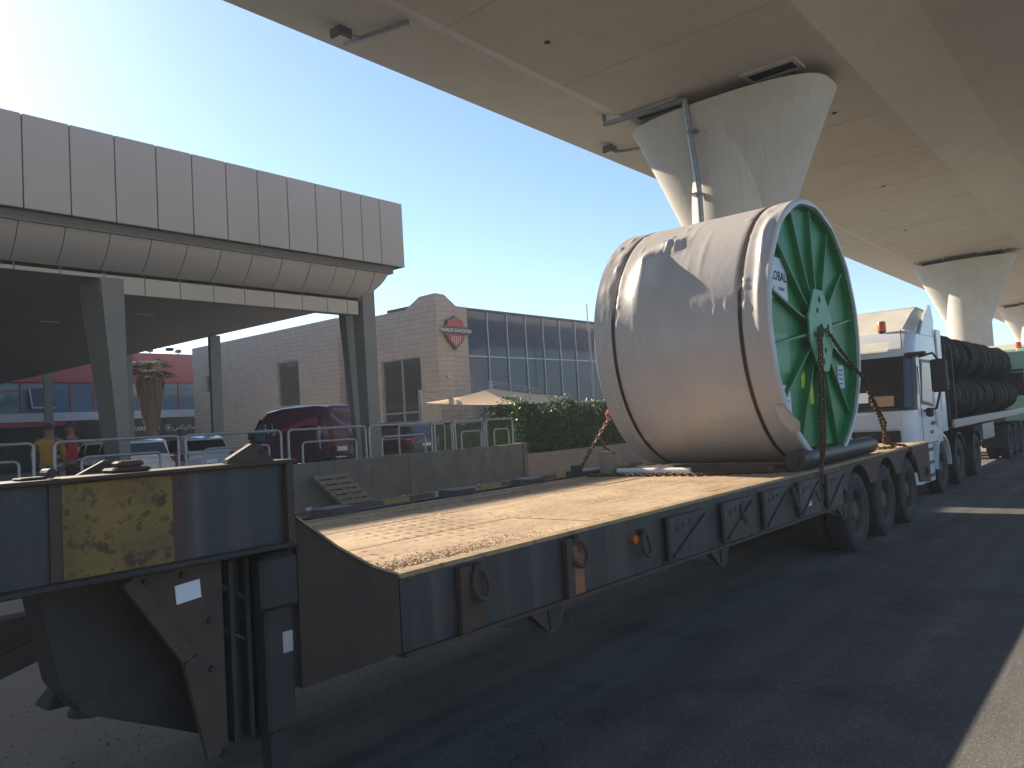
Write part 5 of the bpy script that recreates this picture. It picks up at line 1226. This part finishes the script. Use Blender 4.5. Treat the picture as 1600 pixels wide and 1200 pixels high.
# shade sail
sl = empty('shade_sail', (28, 24, .6), 'cream fabric shade sail peaked over grey posts before the showroom', 'shade sail')
pk = Vector((27.9, 24.6, 3.6)); A_ = Vector((22.7, 23.8, 2.95)); B_ = Vector((27.6, 22.2, 2.72)); C_ = Vector((34.2, 24.2, 3.12)); D_ = Vector((28.5, 27.2, 3.0))
def sail_patch(a, b, c, n=8):
    mb = MB(); idx = {}; vs = []
    for i in range(n+1):
        for j in range(n+1-i):
            u, v = i/n, j/n; p = a*(1-u-v) + b*u + c*v
            sag = .28*(u*v + u*(1-u-v) + v*(1-u-v)); idx[i, j] = len(vs); vs.append(p - Vector((0, 0, sag)))
    fs = []
    for i in range(n):
        for j in range(n-i):
            fs.append((idx[i, j], idx[i+1, j], idx[i, j+1]))
            if i+j < n-1: fs.append((idx[i+1, j], idx[i+1, j+1], idx[i, j+1]))
    return mb.add(vs, fs)
fab = MB()
for a, b in ((A_, B_), (B_, C_), (C_, D_), (D_, A_)):
    p = sail_patch(pk, a, b); fab.add(p.v, p.f)
build('fabric', fab, sail_m, sl, True)
build('post', MB().cyl((22.5, 23.8, .6), (22.5, 23.8, 3.5), .09, n=12), galv, sl, True)
build('post', MB().cyl((27.9, 24.6, .6), (27.9, 24.6, 3.98), .1, n=12), galv, sl, True)
build('arm', MB().tube([(22.5, 23.8, 3.45), (24.8, 24.1, 3.2)], .035, 8).tube([(22.5, 23.8, 3.3), (24.8, 24.1, 3.1)], .03, 8), galv, sl)
build('arm', MB().tube([(27.9, 24.6, 3.95), (31.5, 24.4, 3.5)], .035, 8).tube([(27.9, 24.6, 3.8), (31.5, 24.4, 3.4)], .03, 8), galv, sl)
# palm
pm = empty('palm_tree', (21.6, 46, .6), 'palm tree with a thick hanging skirt of dead brown fronds', 'tree')
build('trunk', MB().tube([(21.6, 46, .6), (21.6, 46, 3.0), (21.4, 46, 6.3)], [.3, .26, .22], 12), bark, pm, True)
sk_ = MB()
for k in range(520):
    a = random.uniform(0, 6.283); zt = random.uniform(3.6, 6.35); r0 = .22; ln = random.uniform(.9, 1.7); r1 = (.30 + .55*(zt-3.4)/2.9)*random.uniform(.75, 1.1)
    p0 = Vector((21.45 + r0*math.cos(a), 46 + r0*math.sin(a), zt)); p1 = Vector((21.45 + r1*math.cos(a), 46 + r1*math.sin(a), zt-.35)); p2 = Vector((21.5 + r1*.85*math.cos(a), 46 + r1*.85*math.sin(a), zt-ln))
    w_ = Vector((-math.sin(a), math.cos(a), 0))*random.uniform(.04, .1)
    sk_.add([p0-w_*.5, p0+w_*.5, p1+w_, p1-w_, p2+w_*.3, p2-w_*.3], [(0, 1, 2, 3), (3, 2, 4, 5)])
sko = build('dead_frond_skirt', sk_, skirt_m, pm); sko['kind'] = 'stuff'
for k in range(26):
    a = 2*math.pi*k/26 + random.uniform(-.1, .1); el = random.uniform(-.3, 1.0); ln = random.uniform(1.2, 1.8)
    mb = MB(); o = Vector((21.4, 46, 6.4)); d = Vector((math.cos(a), math.sin(a), 0)); pts_ = []
    for t in np.linspace(0, 1, 6): pts_.append(o + d*(ln*t*math.cos(el)) + Vector((0, 0, ln*t*math.sin(el) - .55*t*t)))
    mb.tube(pts_[:5], .018, 5)
    tip = pts_[3]; sd = Vector((-math.sin(a), math.cos(a), 0))
    for j in range(13):
        b_ = R(-80 + 160*j/12); dr = (d*math.cos(b_) + sd*math.sin(b_)).normalized(); e_ = tip + dr*random.uniform(.6, .95) - Vector((0, 0, .18 + .1*random.random())); q = dr.cross(Vector((0, 0, 1)))*.055
        mb.add([tip, tip + (e_-tip)*.5 + q, e_, tip + (e_-tip)*.5 - q], [(0, 1, 2, 3)])
    build('frond', mb, frond_m, pm)

# ------------------------------------------------------------------ dusty air
hz = bpy.data.materials.new('dusty_air'); hz.use_nodes = True
hn = hz.node_tree.nodes; hn.clear()
pvn = hn.new('ShaderNodeVolumePrincipled'); hout = hn.new('ShaderNodeOutputMaterial')
pvn.inputs['Color'].default_value = (.86, .90, .95, 1); pvn.inputs['Density'].default_value = .0015; pvn.inputs['Anisotropy'].default_value = .2
hz.node_tree.links.new(pvn.outputs[0], hout.inputs['Volume'])
tag(build('haze', MB().box(-420, 720, -420, 520, -1.1, 13.5), hz), kind='stuff')
